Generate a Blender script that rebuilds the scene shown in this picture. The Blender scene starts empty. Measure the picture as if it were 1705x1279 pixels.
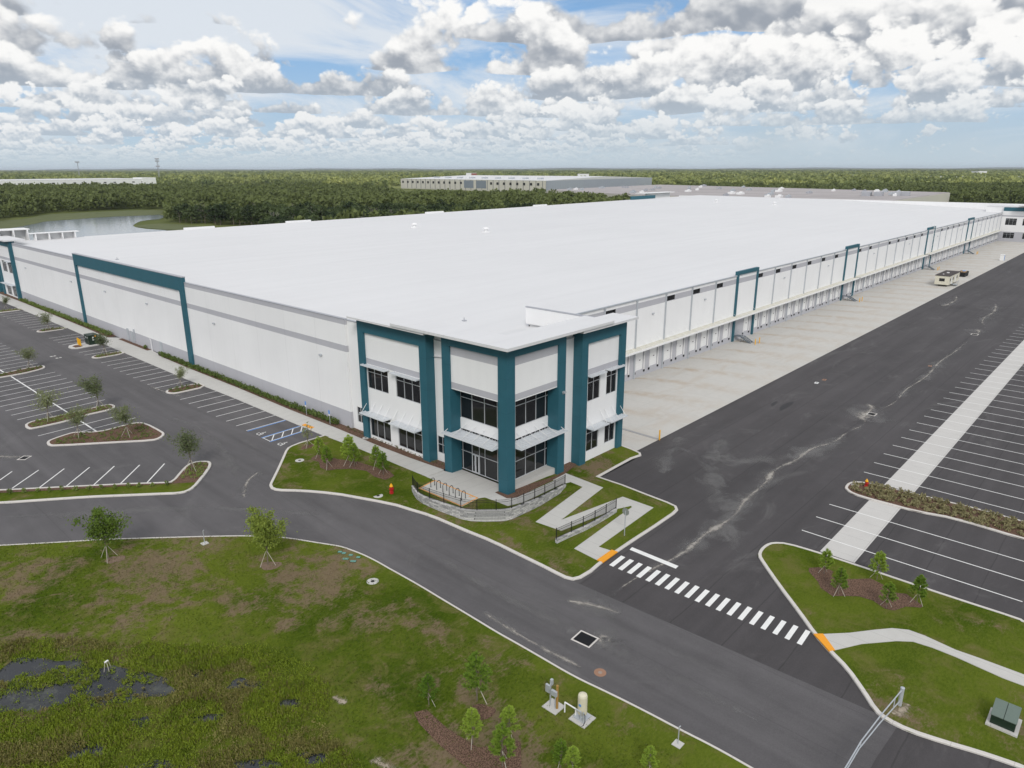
import bpy, bmesh, math, random
import numpy as np
from mathutils import Vector, Matrix
from mathutils.geometry import delaunay_2d_cdt

random.seed(7)
R = math.radians
sc = bpy.context.scene

# ------------------------------------------------------------------ camera
CAMPOS = Vector((-48.74, -45.07, 31.7))
YAW, FPX, HOR, ROLL = 42.32, 1188.0, 281.0, -0.1
PITCH = math.atan((639.5 - HOR) / FPX)
cd = bpy.data.cameras.new('camera')
cd.sensor_fit = 'HORIZONTAL'; cd.sensor_width = 36.0
cd.lens = 36.0 * FPX / 1705.0
cd.clip_start = 0.5; cd.clip_end = 90000.0
cam = bpy.data.objects.new('camera', cd); sc.collection.objects.link(cam)
a = R(YAW)
fh = Vector((math.cos(a), math.sin(a), 0)); rt = Vector((math.sin(a), -math.cos(a), 0))
fw = fh * math.cos(PITCH) - Vector((0, 0, math.sin(PITCH)))
up = fh * math.sin(PITCH) + Vector((0, 0, math.cos(PITCH)))
ro = R(ROLL)
r2 = rt * math.cos(ro) + up * math.sin(ro); u2 = up * math.cos(ro) - rt * math.sin(ro)
M = Matrix((r2, u2, -fw)).transposed().to_4x4(); M.translation = CAMPOS
cam.matrix_world = M
sc.camera = cam

# ------------------------------------------------------------------ light
SUN_EL, SUN_AZ = 38.0, 224.0        # the sun stands high behind the camera, veiled by cloud
sd = bpy.data.lights.new('sun', 'SUN'); sd.energy = 1.75; sd.angle = R(17); sd.color = (1.0, 0.97, 0.93)
sun = bpy.data.objects.new('sun', sd); sc.collection.objects.link(sun)
sdir = Vector((math.cos(R(SUN_AZ)) * math.cos(R(SUN_EL)), math.sin(R(SUN_AZ)) * math.cos(R(SUN_EL)), math.sin(R(SUN_EL))))
sun.rotation_euler = sdir.to_track_quat('Z', 'Y').to_euler()
sc.view_settings.view_transform = 'Standard'; sc.view_settings.look = 'None'
sc.view_settings.exposure = 0.0; sc.view_settings.gamma = 1.0; sc.view_settings.use_curve_mapping = False

# ------------------------------------------------------------------ sky: Nishita air with decks of cumulus
w = bpy.data.worlds.new("World"); sc.world = w; w.use_nodes = True
nt = w.node_tree; nt.nodes.clear()
class NB:
    """small node builder"""
    def __init__(s, nt): s.nt = nt
    def new(s, t, **k):
        n = s.nt.nodes.new(t)
        for a_, v in k.items(): setattr(n, a_, v)
        return n
    def link(s, a_, b): s.nt.links.new(a_, b)
    def put(s, sock, v):
        if v is None: return
        if hasattr(v, 'is_linked') or hasattr(v, 'links'): s.nt.links.new(v, sock)
        else: sock.default_value = v
    def m(s, op, a_, b=None, c=None, clamp=False):
        n = s.new('ShaderNodeMath', operation=op); n.use_clamp = clamp
        s.put(n.inputs[0], a_); s.put(n.inputs[1], b); s.put(n.inputs[2], c)
        return n.outputs[0]
    def vm(s, op, a_, b=None, sc_=None):
        n = s.new('ShaderNodeVectorMath', operation=op)
        s.put(n.inputs[0], a_); s.put(n.inputs[1], b)
        if sc_ is not None: s.put(n.inputs['Scale'], sc_)
        return n.outputs[0]
    def comb(s, x, y, z):
        n = s.new('ShaderNodeCombineXYZ'); s.put(n.inputs[0], x); s.put(n.inputs[1], y); s.put(n.inputs[2], z); return n.outputs[0]
    def noise(s, vec, scale, detail=4, rough=0.55, dist=0.0, lac=2.0):
        n = s.new('ShaderNodeTexNoise'); s.put(n.inputs['Vector'], vec); n.inputs['Scale'].default_value = scale
        n.inputs['Detail'].default_value = detail; n.inputs['Roughness'].default_value = rough
        n.inputs['Distortion'].default_value = dist; n.inputs['Lacunarity'].default_value = lac
        return n.outputs['Fac']
    def vor(s, vec, scale, detail=0, rough=0.5, feature='F1', smooth=None):
        n = s.new('ShaderNodeTexVoronoi', feature=feature); s.put(n.inputs['Vector'], vec); n.inputs['Scale'].default_value = scale
        n.inputs['Detail'].default_value = detail; n.inputs['Roughness'].default_value = rough
        if smooth is not None: n.inputs['Smoothness'].default_value = smooth
        return n.outputs['Distance']
    def ss(s, v, lo, hi, to0=0.0, to1=1.0, interp='SMOOTHSTEP'):
        n = s.new('ShaderNodeMapRange', interpolation_type=interp); n.clamp = True
        s.put(n.inputs[0], v); s.put(n.inputs[1], lo); s.put(n.inputs[2], hi); s.put(n.inputs[3], to0); s.put(n.inputs[4], to1)
        return n.outputs[0]
    def mix(s, f, a_, b, mode='MIX'):
        n = s.new('ShaderNodeMix', data_type='RGBA', blend_type=mode); n.clamp_factor = True
        s.put(n.inputs[0], f)
        for sock, v in ((n.inputs[6], a_), (n.inputs[7], b)):
            if isinstance(v, tuple) and len(v) == 3: v = (*v, 1)
            s.put(sock, v)
        return n.outputs[2]
B = NB(nt)
sky = B.new('ShaderNodeTexSky', sky_type='NISHITA'); sky.sun_disc = False
sky.sun_elevation = R(SUN_EL); sky.sun_rotation = R(90 - SUN_AZ); sky.air_density = 1.0; sky.dust_density = 1.2; sky.ozone_density = 1.5
tc = B.new('ShaderNodeTexCoord')
S0 = 0.1   # background strength; radiances below are divided by it
def rad(r, g, b): return (r / S0, g / S0, b / S0, 1)
oc = B.noise(tc.outputs['Generated'], 2.2, 3, 0.55)
col = B.mix(B.ss(oc, 0.36, 0.52), sky.outputs[0], B.mix(B.ss(oc, 0.5, 0.75), rad(.94, .95, .97), rad(.70, .72, .76)))
bg = B.new('ShaderNodeBackground'); bg.inputs['Strength'].default_value = S0
B.link(col, bg.inputs['Color'])
wo = B.new('ShaderNodeOutputWorld'); B.link(bg.outputs[0], wo.inputs['Surface'])
ca, sa = math.cos(a), math.sin(a)
w.cycles.sampling_method = 'MANUAL'; w.cycles.sample_map_resolution = 256
sc.cycles.max_bounces = 5; sc.cycles.diffuse_bounces = 2; sc.cycles.glossy_bounces = 2; sc.cycles.transmission_bounces = 2
sc.cycles.transparent_max_bounces = 8; sc.cycles.caustics_reflective = False; sc.cycles.caustics_refractive = False

# ------------------------------------------------------------------ helpers
def tag(o, label=None, cat=None, group=None, kind=None):
    if label: o['label'] = label
    if cat: o['category'] = cat
    if group: o['group'] = group
    if kind: o['kind'] = kind
    return o
def thing(name, loc, label, cat, group=None, rz=0.0):
    o = bpy.data.objects.new(name, None); sc.collection.objects.link(o)
    o.location = loc; o.rotation_euler = (0, 0, rz); o.empty_display_size = 0.5
    return tag(o, label, cat, group)
KIDS = {}
def copy_tree(o, parent=None):
    c = o.copy(); sc.collection.objects.link(c)
    if parent is not None: c.parent = parent; KIDS.setdefault(parent.name, []).append(c)
    for ch in list(KIDS.get(o.name, [])): copy_tree(ch, c)
    return c
def link_mesh(name, me, m, parent=None, loc=None):
    o = bpy.data.objects.new(name, me); sc.collection.objects.link(o)
    if m is not None: me.materials.append(m)
    if parent is not None: o.parent = parent; KIDS.setdefault(parent.name, []).append(o)
    if loc is not None: o.location = loc
    return o
class MB:
    def __init__(s): s.v = []; s.f = []
    def add(s, vs, fs):
        n = len(s.v); s.v += [tuple(v) for v in vs]; s.f += [tuple(i + n for i in f) for f in fs]; return s
    def box(s, x0, x1, y0, y1, z0, z1):
        return s.add([(x0,y0,z0),(x1,y0,z0),(x1,y1,z0),(x0,y1,z0),(x0,y0,z1),(x1,y0,z1),(x1,y1,z1),(x0,y1,z1)],
            [(0,3,2,1),(4,5,6,7),(0,1,5,4),(1,2,6,5),(2,3,7,6),(3,0,4,7)])
    def prism(s, pts, z0, z1):
        n = len(pts); A = sum(pts[i][0]*pts[(i+1)%n][1]-pts[(i+1)%n][0]*pts[i][1] for i in range(n))
        if A < 0: pts = pts[::-1]
        vs = [(p[0],p[1],z0) for p in pts] + [(p[0],p[1],z1) for p in pts]
        return s.add(vs, [tuple(range(n-1,-1,-1)), tuple(range(n,2*n))] + [(i,(i+1)%n,n+(i+1)%n,n+i) for i in range(n)])
    def tube(s, p0, p1, r0, n=8, r1=None, cap=True):
        p0 = Vector(p0); p1 = Vector(p1); r1 = r0 if r1 is None else r1
        d = (p1 - p0).normalized(); u = d.orthogonal().normalized(); v = d.cross(u)
        vs = []
        for p, r in ((p0, r0), (p1, r1)):
            for i in range(n):
                t = 2*math.pi*i/n; vs.append(p + u*(r*math.cos(t)) + v*(r*math.sin(t)))
        fs = [(i,(i+1)%n,n+(i+1)%n,n+i) for i in range(n)]
        if cap: fs += [tuple(range(n-1,-1,-1)), tuple(range(n,2*n))]
        return s.add(vs, fs)
    def path(s, pts, r, n=6):
        for i in range(len(pts)-1): s.tube(pts[i], pts[i+1], r, n)
        return s
    def lathe(s, prof, cx=0, cy=0, n=16):
        vs = [(cx+r*math.cos(2*math.pi*i/n), cy+r*math.sin(2*math.pi*i/n), z) for r, z in prof for i in range(n)]
        m_ = len(prof); fs = [(j*n+i, j*n+(i+1)%n, (j+1)*n+(i+1)%n, (j+1)*n+i) for j in range(m_-1) for i in range(n)]
        fs += [tuple(range(n-1,-1,-1)), tuple(range((m_-1)*n, m_*n))]
        return s.add(vs, fs)
    def obox(s, c, sx, sy, z0, z1, ang):
        ca_, sa_ = math.cos(ang), math.sin(ang)
        return s.prism([(c[0]+ca_*x-sa_*y, c[1]+sa_*x+ca_*y) for x, y in ((-sx/2,-sy/2),(sx/2,-sy/2),(sx/2,sy/2),(-sx/2,sy/2))], z0, z1)
    def build(s, name, m, parent=None, loc=None, smooth=False, bevel=0):
        me = bpy.data.meshes.new(name)
        off = Vector(loc) if loc is not None else Vector((0,0,0))
        me.from_pydata([tuple(Vector(v) - off) for v in s.v], [], s.f); me.update()
        if smooth:
            me.polygons.foreach_set('use_smooth', [True]*len(me.polygons))
        o = link_mesh(name, me, m, parent, None if parent is not None else loc)
        if bevel:
            b = o.modifiers.new('bevel', 'BEVEL'); b.width = bevel; b.segments = 2; b.limit_method = 'ANGLE'
        return o
def np_mesh(name, V, nper, m, parent=None, loc=None, smooth=False):
    """V: (n, nper, 3) array of separate faces"""
    n = V.shape[0]; me = bpy.data.meshes.new(name)
    me.vertices.add(n*nper); me.vertices.foreach_set('co', V.reshape(-1).astype(np.float32))
    me.loops.add(n*nper); me.loops.foreach_set('vertex_index', np.arange(n*nper, dtype=np.int32))
    me.polygons.add(n); me.polygons.foreach_set('loop_start', np.arange(0, n*nper, nper, dtype=np.int32))
    me.update(calc_edges=True)
    return link_mesh(name, me, m, parent, loc)

# ------------------------------------------------------------------ materials
MATS = {}
def mat(name, base, rough=0.8, metal=0.0, spec=0.4, build=None, bumpv=None):
    if name in MATS: return MATS[name]
    m_ = bpy.data.materials.new(name); m_.use_nodes = True; t = m_.node_tree
    N = NB(t); bs = t.nodes['Principled BSDF']
    bs.inputs['Base Color'].default_value = (*base, 1); bs.inputs['Roughness'].default_value = rough
    bs.inputs['Metallic'].default_value = metal; bs.inputs['Specular IOR Level'].default_value = spec
    geo = N.new('ShaderNodeNewGeometry'); N.pos = geo.outputs['Position']; N.geo = geo; N.bs = bs
    sp = N.new('ShaderNodeSeparateXYZ'); N.link(N.pos, sp.inputs[0]); N.X, N.Y, N.Z = sp.outputs
    if build:
        c = build(N)
        if c is not None: N.link(c, bs.inputs['Base Color'])
    else:
        # every plain paint still has a little grime and unevenness
        f = N.noise(N.pos, 1.3, 5, 0.6); g = N.noise(N.pos, 11.0, 3, 0.6)
        v = N.m('ADD', N.m('MULTIPLY', N.m('SUBTRACT', f, .5), .22), N.m('MULTIPLY', N.m('SUBTRACT', g, .5), .12))
        N.link(N.mix(1.0, (*base, 1), N.comb(N.m('ADD', 1, v), N.m('ADD', 1, v), N.m('ADD', 1, v)), 'MULTIPLY'), bs.inputs['Base Color'])
    MATS[name] = m_; return m_
def bumpit(N, h, dist=0.02, strength=0.6):
    b = N.new('ShaderNodeBump'); b.inputs['Distance'].default_value = dist; b.inputs['Strength'].default_value = strength
    N.link(h, b.inputs['Height']); N.link(b.outputs[0], N.bs.inputs['Normal'])
def line(N, v, period, width, off=0.0):
    """1 on thin lines spaced along v"""
    q = N.m('ABSOLUTE', N.m('SUBTRACT', N.m('FRACT', N.m('ADD', N.m('DIVIDE', v, period), off)), 0.5))
    return N.ss(q, width / period / 2, width / period / 2 * 0.4)
def scl(N, c, f): return N.mix(1.0, c, N.comb(f, f, f), 'MULTIPLY')

def b_asphalt(c0, seam):
    def f(N):
        big = N.noise(N.pos, 0.05, 5, 0.6, 0.6); med = N.noise(N.pos, 0.6, 5, 0.65); fine = N.noise(N.pos, 14, 3, 0.7)
        st = N.noise(N.vm('MULTIPLY', N.pos, (0.035, 0.5, 1)), 1.0, 5, 0.6, 0.4)
        st2 = N.noise(N.vm('MULTIPLY', N.pos, (0.5, 0.035, 1)), 1.0, 5, 0.6, 0.4)
        v = N.m('ADD', 0.70, N.m('MULTIPLY', big, 0.58))
        v = N.m('ADD', v, N.m('MULTIPLY', N.m('SUBTRACT', med, .5), 0.26))
        v = N.m('ADD', v, N.m('MULTIPLY', N.m('SUBTRACT', fine, .5), 0.60))
        v = N.m('ADD', v, N.m('MULTIPLY', N.m('SUBTRACT', st if seam else st2, .5), 0.85))
        if seam:
            j = line(N, N.m('ADD', N.Y, N.m('MULTIPLY', N.noise(N.pos, 0.3, 2), 0.25)), 4.1, 0.14)
            v = N.m('MULTIPLY', v, N.m('SUBTRACT', 1, N.m('MULTIPLY', j, 0.28)))
        else:
            j = line(N, N.m('ADD', N.X, N.m('MULTIPLY', N.noise(N.pos, 0.3, 2), 0.2)), 4.4, 0.12)
            v = N.m('MULTIPLY', v, N.m('SUBTRACT', 1, N.m('MULTIPLY', j, 0.12)))
        # pale dust where water ran
        d = N.m('MULTIPLY', N.ss(N.noise(N.vm('MULTIPLY', N.pos, (.5, 1, 1) if seam else (1, .5, 1)), 0.13, 7, 0.72, 2.0), 0.54, 0.74), 0.6)
        c = scl(N, (*c0, 1), v)
        c = N.mix(N.m('MULTIPLY', d, .5), c, (.19, .185, .18, 1))
        bumpit(N, fine, 0.006, 0.5)
        return c
    return f
M_ASPH = mat('asphalt_paved', (.085, .08, .084), .85, build=b_asphalt((.100, .095, .098), False))
M_ASPHC = mat('asphalt_court', (.06, .056, .058), .85, build=b_asphalt((.064, .059, .061), True))
def b_conc(c0, jx, jy, stain=0.0):
    def f(N):
        big = N.noise(N.pos, 0.09, 5, 0.6); med = N.noise(N.pos, 1.1, 5, 0.6); fine = N.noise(N.pos, 18, 2, 0.6)
        v = N.m('ADD', 0.86, N.m('ADD', N.m('MULTIPLY', big, 0.14), N.m('ADD', N.m('MULTIPLY', N.m('SUBTRACT', med, .5), 0.14), N.m('MULTIPLY', N.m('SUBTRACT', fine, .5), 0.12))))
        j = N.m('MAXIMUM', line(N, N.X, jx, 0.05), line(N, N.Y, jy, 0.05))
        v = N.m('MULTIPLY', v, N.m('SUBTRACT', 1, N.m('MULTIPLY', j, 0.25)))
        c = scl(N, (*c0, 1), v)
        if stain:
            # rust-brown silt washed from every downspout (every 8.82 m) out across the apron, bending with the fall
            run = N.m('SUBTRACT', 15.2, N.Y)
            wob = N.m('MULTIPLY', N.m('SUBTRACT', N.noise(N.vm('MULTIPLY', N.pos, (.25, .12, 1)), 1.0, 3), .5), 3.2)
            xs = N.m('SUBTRACT', N.m('SUBTRACT', N.X, 46.98 + 0.4), N.m('ADD', N.m('MULTIPLY', N.m('POWER', N.m('MAXIMUM', run, 0.0), 0.6), 0.9), N.m('MULTIPLY', wob, N.ss(run, 0, 8))))
            q = N.m('MULTIPLY', N.m('ABSOLUTE', N.m('SUBTRACT', N.m('FRACT', N.m('ADD', N.m('DIVIDE', xs, 8.82), .5)), .5)), 8.82)
            wd = N.m('ADD', 0.35, N.m('MULTIPLY', run, 0.16))
            s_ = N.m('MULTIPLY', N.ss(q, N.m('MULTIPLY', wd, 1.5), N.m('MULTIPLY', wd, 0.1)), N.ss(run, 18, 1, 0.16, 0.85, 'LINEAR'))
            s_ = N.m('MULTIPLY', s_, N.ss(N.noise(N.pos, .7, 5, .65), .3, .62))
            s2 = N.m('MULTIPLY', N.ss(N.noise(N.vm('MULTIPLY', N.pos, (.10, .35, 1)), 1, 5, .6, .5), .50, .72), .35)
            c = N.mix(N.m('MAXIMUM', s_, s2), c, (.43, .345, .255, 1))
        bumpit(N, fine, 0.004, 0.4)
        return c
    return f
M_APRON = mat('concrete_apron', (.5, .48, .44), .85, build=b_conc((.56, .545, .51), 4.41, 4.5, 1))
M_CONC = mat('concrete_slab', (.55, .54, .52), .85, build=b_conc((.58, .565, .54), 3.658, 20.0))
M_WALK = mat('concrete_walk', (.55, .54, .52), .85, build=b_conc((.56, .55, .52), 90.0, 1.55))
M_WALKX = mat('concrete_path', (.55, .54, .52), .85, build=b_conc((.55, .54, .51), 1.55, 90.0))
M_KERB = mat('kerb_concrete', (.6, .58, .54), .8, build=b_conc((.64, .61, .57), 3.05, 3.05))
def b_grass(N):
    big = N.noise(N.pos, 0.075, 4, 0.6, 0.8); med = N.noise(N.pos, 0.45, 6, 0.7, 0.5); fine = N.noise(N.vm('MULTIPLY', N.pos, (1, 2.0, 1)), 3.2, 5, 0.75); vf = N.noise(N.pos, 22, 2, .7)
    g = N.mix(N.ss(N.m('ADD', N.m('MULTIPLY', big, .6), N.m('MULTIPLY', fine, .4)), .34, .62), (.046, .078, .007, 1), (.118, .150, .020, 1))
    g = N.mix(N.m('MULTIPLY', N.ss(med, .45, .66), .62), g, (.155, .140, .048, 1))
    # bare patches of dead sod
    dry = N.noise(N.pos, 0.11, 3, 0.5, 0.4)
    sod = N.vor(N.vm('MULTIPLY', N.pos, (1.0, 1.0, 0)), 1.1)
    br = N.m('ADD', N.m('MULTIPLY', dry, .42), N.m('ADD', N.m('MULTIPLY', med, .42), N.m('ADD', N.m('MULTIPLY', fine, .30), N.m('MULTIPLY', N.m('SUBTRACT', sod, .4), .10))))
    near = N.m('ADD', N.m('MULTIPLY', N.ss(N.vm_dist((-29, 14)), 13, 3), .055), N.m('MULTIPLY', N.ss(N.vm_dist((-22, 2)), 9, 2), .035))
    near = N.m('SUBTRACT', near, N.m('MULTIPLY', N.ss(N.vm_dist((11, -34)), 16, 10), .07))
    near = N.m('SUBTRACT', near, N.m('MULTIPLY', N.ss(N.vm_dist((-33, -8)), 9, 6), .08))
    k = N.m('MULTIPLY', N.ss(N.m('ADD', br, near), .59, .70), .80)
    g = N.mix(k, g, N.mix(fine, (.15, .10, .066, 1), (.24, .18, .13, 1)))
    g = scl(N, g, N.m('ADD', .55, N.m('MULTIPLY', vf, .9)))
    bumpit(N, N.m('ADD', fine, N.m('MULTIPLY', vf, .6)), 0.08, 0.7)
    return g
def _vmd(s, c):
    dx = s.m('SUBTRACT', s.X, c[0]); dy = s.m('SUBTRACT', s.Y, c[1])
    return s.m('SQRT', s.m('ADD', s.m('MULTIPLY', dx, dx), s.m('MULTIPLY', dy, dy)))
NB.vm_dist = _vmd
M_GRASS = mat('lawn', (.07, .09, .02), 1.0, spec=.0, build=b_grass)
def b_field(N):
    big = N.noise(N.pos, 0.004, 5, 0.6); med = N.noise(N.pos, 0.05, 5, 0.7)
    g = N.mix(N.ss(big, .4, .62), (.09, .11, .03, 1), (.20, .22, .07, 1))
    return N.mix(N.m('MULTIPLY', N.ss(med, .55, .7), .5), g, (.15, .14, .07, 1))
M_FIELD = mat('far_ground', (.05, .07, .02), .95, spec=.1, build=b_field)
def b_mulch(N):
    f = N.noise(N.pos, 9, 4, .8, .5); g = N.vor(N.pos, 14)
    c = N.mix(N.ss(N.m('ADD', N.m('MULTIPLY', f, .6), N.m('MULTIPLY', g, .5)), .3, .7), (.028, .016, .011, 1), (.20, .125, .09, 1))
    bumpit(N, f, .05, .9); return c
M_MULCH = mat('bark_mulch', (.09, .06, .045), .95, spec=.1, build=b_mulch)
M_PAINT = mat('white_line_paint', (.78, .78, .76), .6)
M_BLUE = mat('blue_line_paint', (.10, .27, .62), .6)
M_ORANGE = mat('tactile_orange', (.80, .33, .02), .7)
M_TEAL = mat('teal_paint', (.018, .098, .135), .6, build=lambda N: scl(N, (.022, .108, .145, 1), N.m('MULTIPLY', N.m('ADD', .86, N.m('MULTIPLY', N.noise(N.pos, .8, 5, .6), .28)), N.m('SUBTRACT', 1, N.m('MULTIPLY', N.m('MAXIMUM', line(N, N.Z, 3.55, .035, .1), line(N, N.m('ADD', N.X, N.Y), 3.1, .03, .2)), .35)))))
def b_wall(bands, joint_axis, period, off=0.0):
    def f(N):
        c = (.89, .89, .89, 1)
        cur = N.mix(0.0, c, c)
        for z0, z1, bc in bands:
            k = N.m('MULTIPLY', N.m('GREATER_THAN', N.Z, z0), N.m('LESS_THAN', N.Z, z1))
            cur = N.mix(k, cur, (*bc, 1))
        v = N.Y if joint_axis == 'Y' else N.X
        j = line(N, v, period, 0.05, off)
        streak = N.noise(N.vm('MULTIPLY', N.pos, (1.4, 1.4, .09)), 1.0, 5, .65)
        big = N.noise(N.pos, .12, 4, .6)
        k = N.m('ADD', .90, N.m('ADD', N.m('MULTIPLY', N.m('SUBTRACT', streak, .5), .07), N.m('MULTIPLY', N.m('SUBTRACT', big, .4), .16)))
        # a little splash dirt low on the wall
        k = N.m('MULTIPLY', k, N.m('SUBTRACT', 1, N.m('MULTIPLY', j, .26)))
        return scl(N, cur, k)
    return f
GREY = (.50, .50, .535)
M_WALLW = mat('wall_west', (.8,.8,.8), .75, build=b_wall([(-3, 2.25, GREY), (10.05, 10.85, GREY), (13.5, 14.12, GREY)], 'Y', 7.6))
M_WALLD = mat('wall_dock', (.8,.8,.8), .75, build=b_wall([(-3, 3.72, (.50,.50,.53)), (10.35, 11.3, GREY)], 'X', 8.82, (-46.98/8.82) % 1 + .5))
M_WALLO = mat('wall_office', (.8,.8,.8), .75, build=b_wall([(9.55, 10.22, GREY), (13.18, 14.15, GREY)], 'Y', 400, .3))
M_WALLP = mat('wall_plain', (.8,.8,.79), .75, build=b_wall([], 'Y', 400, .3))
M_WALLO2 = mat('wall_office_band', (.8,.8,.8), .75, build=b_wall([(9.55, 10.22, GREY)], 'Y', 400, .3))
def b_roof(N):
    big = N.noise(N.pos, .02, 5, .6); med = N.noise(N.pos, .3, 5, .65)
    st = N.noise(N.vm('MULTIPLY', N.pos, (.02, .3, 1)), 1.0, 4, .6)
    v = N.m('ADD', .91, N.m('ADD', N.m('MULTIPLY', N.m('SUBTRACT', big, .5), .10), N.m('ADD', N.m('MULTIPLY', N.m('SUBTRACT', st, .5), .10), N.m('MULTIPLY', N.m('SUBTRACT', med, .5), .04))))
    j = N.m('ADD', N.m('MULTIPLY', line(N, N.Y, 3.05, .12), .06), N.m('MULTIPLY', line(N, N.X, 30.5, .12), .02))
    c = scl(N, (.735, .735, .74, 1), N.m('SUBTRACT', v, j))
    d = N.m('MULTIPLY', N.ss(N.noise(N.vm('MULTIPLY', N.pos, (.12, .4, 1)), 1.0, 6, .7, 1), .60, .8), .35)
    d = N.m('MULTIPLY', d, N.m('MAXIMUM', N.ss(N.vm_dist((48, 31)), 20, 3), N.ss(N.vm_dist((14, 12)), 12, 3)))
    return N.mix(d, c, (.52, .46, .38, 1))
M_ROOF = mat('white_membrane', (.84,.84,.84), .7, build=b_roof)
def b_glass(N):
    n = N.noise(N.pos, .35, 3, .6)
    return scl(N, (.014, .015, .017, 1), N.m('ADD', .5, n))
M_GLASS = mat('dark_glass', (.012, .013, .015), .06, spec=.55, build=b_glass)
M_ALU = mat('aluminium', (.62, .64, .66), .45, .3)
M_LOUV = mat('pale_louvre_metal', (.70, .73, .76), .4, .15)
M_GALV = mat('galvanised_steel', (.50, .53, .56), .5, .35)
M_COPE = mat('coping_metal', (.42, .43, .46), .5, .2)
M_CREAM = mat('cream_metal', (.66, .645, .57), .6)
M_STEEL = mat('dark_grey_steel', (.17, .20, .23), .5, .3)
M_BLACK = mat('black_rubber', (.012, .012, .013), .8)
M_BLKMET = mat('black_metal', (.014, .014, .016), .45, .3)
M_YEL = mat('yellow_paint', (.80, .42, .015), .5)
M_WHITE = mat('white_paint', (.80, .80, .79), .6)
M_DOOR = mat('dock_door_white', (.80, .80, .79), .6, build=lambda N: scl(N, (.80,.80,.79,1), N.m('SUBTRACT', 1, N.m('MULTIPLY', line(N, N.Z, .5, .04), .12))))
def b_stone(N):
    br = N.new('ShaderNodeTexBrick'); br.inputs['Scale'].default_value = 1.0
    N.link(N.comb(N.m('ADD', N.X, N.m('MULTIPLY', N.Y, 1.0)), N.Z, 0), br.inputs['Vector'])
    br.inputs['Color1'].default_value = (.55, .54, .52, 1); br.inputs['Color2'].default_value = (.27, .27, .27, 1); br.inputs['Mortar'].default_value = (.10, .10, .10, 1)
    br.inputs['Brick Width'].default_value = .42; br.inputs['Row Height'].default_value = .17; br.inputs['Mortar Size'].default_value = .008
    f = N.noise(N.pos, 5, 4, .7); bumpit(N, f, .05, .8)
    return scl(N, br.outputs['Color'], N.m('ADD', .6, N.m('MULTIPLY', f, .85)))
M_STONE = mat('split_face_block', (.4,.4,.4), .9, build=b_stone)
def b_leaf(c1, c2, sc_=2.0, trans=True):
    def f(N):
        oi = N.new('ShaderNodeObjectInfo')
        p = N.m('ADD', N.m('MULTIPLY', N.noise(N.pos, sc_, 3, .7), .75), N.m('MULTIPLY', oi.outputs['Random'], .5))
        return N.mix(N.ss(p, .3, .88), (*c1, 1), (*c2, 1))
    return f
def leafmat(name, c1, c2, s=2.0):
    m_ = mat(name, c1, .7, spec=.25, build=b_leaf(c1, c2, s))
    t = m_.node_tree; bs = t.nodes['Principled BSDF']; out = t.nodes['Material Output']
    tr = t.nodes.new('ShaderNodeBsdfTranslucent'); mx = t.nodes.new('ShaderNodeMixShader'); mx.inputs[0].default_value = .22
    if bs.inputs['Base Color'].links: t.links.new(bs.inputs['Base Color'].links[0].from_socket, tr.inputs[0])
    t.links.new(bs.outputs[0], mx.inputs[1]); t.links.new(tr.outputs[0], mx.inputs[2]); t.links.new(mx.outputs[0], out.inputs[0])
    return m_
L_OLIVE = leafmat('leaf_olive', (.11, .14, .06), (.25, .28, .13))
L_BRIGHT = leafmat('leaf_bright', (.10, .165, .02), (.27, .33, .06))
L_PINE = leafmat('leaf_pine', (.11, .21, .02), (.32, .44, .06), 4)
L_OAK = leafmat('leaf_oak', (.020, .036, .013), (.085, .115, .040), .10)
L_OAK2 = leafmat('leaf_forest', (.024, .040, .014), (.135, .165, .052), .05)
L_FAR = leafmat('leaf_far_sunlit', (.07, .11, .035), (.50, .52, .17), .008)  # sunlit patches of the distant woods are put into the leaf colour
L_SHRUB = leafmat('leaf_shrub', (.09, .135, .03), (.22, .28, .07), 3)
L_MARSH = leafmat('leaf_marsh', (.055, .110, .009), (.215, .275, .024), .8)
L_DRY = leafmat('leaf_dry_marsh', (.15, .135, .04), (.30, .28, .09), .6)
L_TUFT = leafmat('leaf_tuft', (.15, .14, .07), (.32, .29, .15), 3)
M_TRUNK = mat('trunk_bark', (.17, .14, .11), .9)
M_GTWIG = mat('grey_twigs', (.25, .23, .20), .9)
M_STAKE = mat('stake_wood', (.50, .46, .39), .8)

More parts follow.
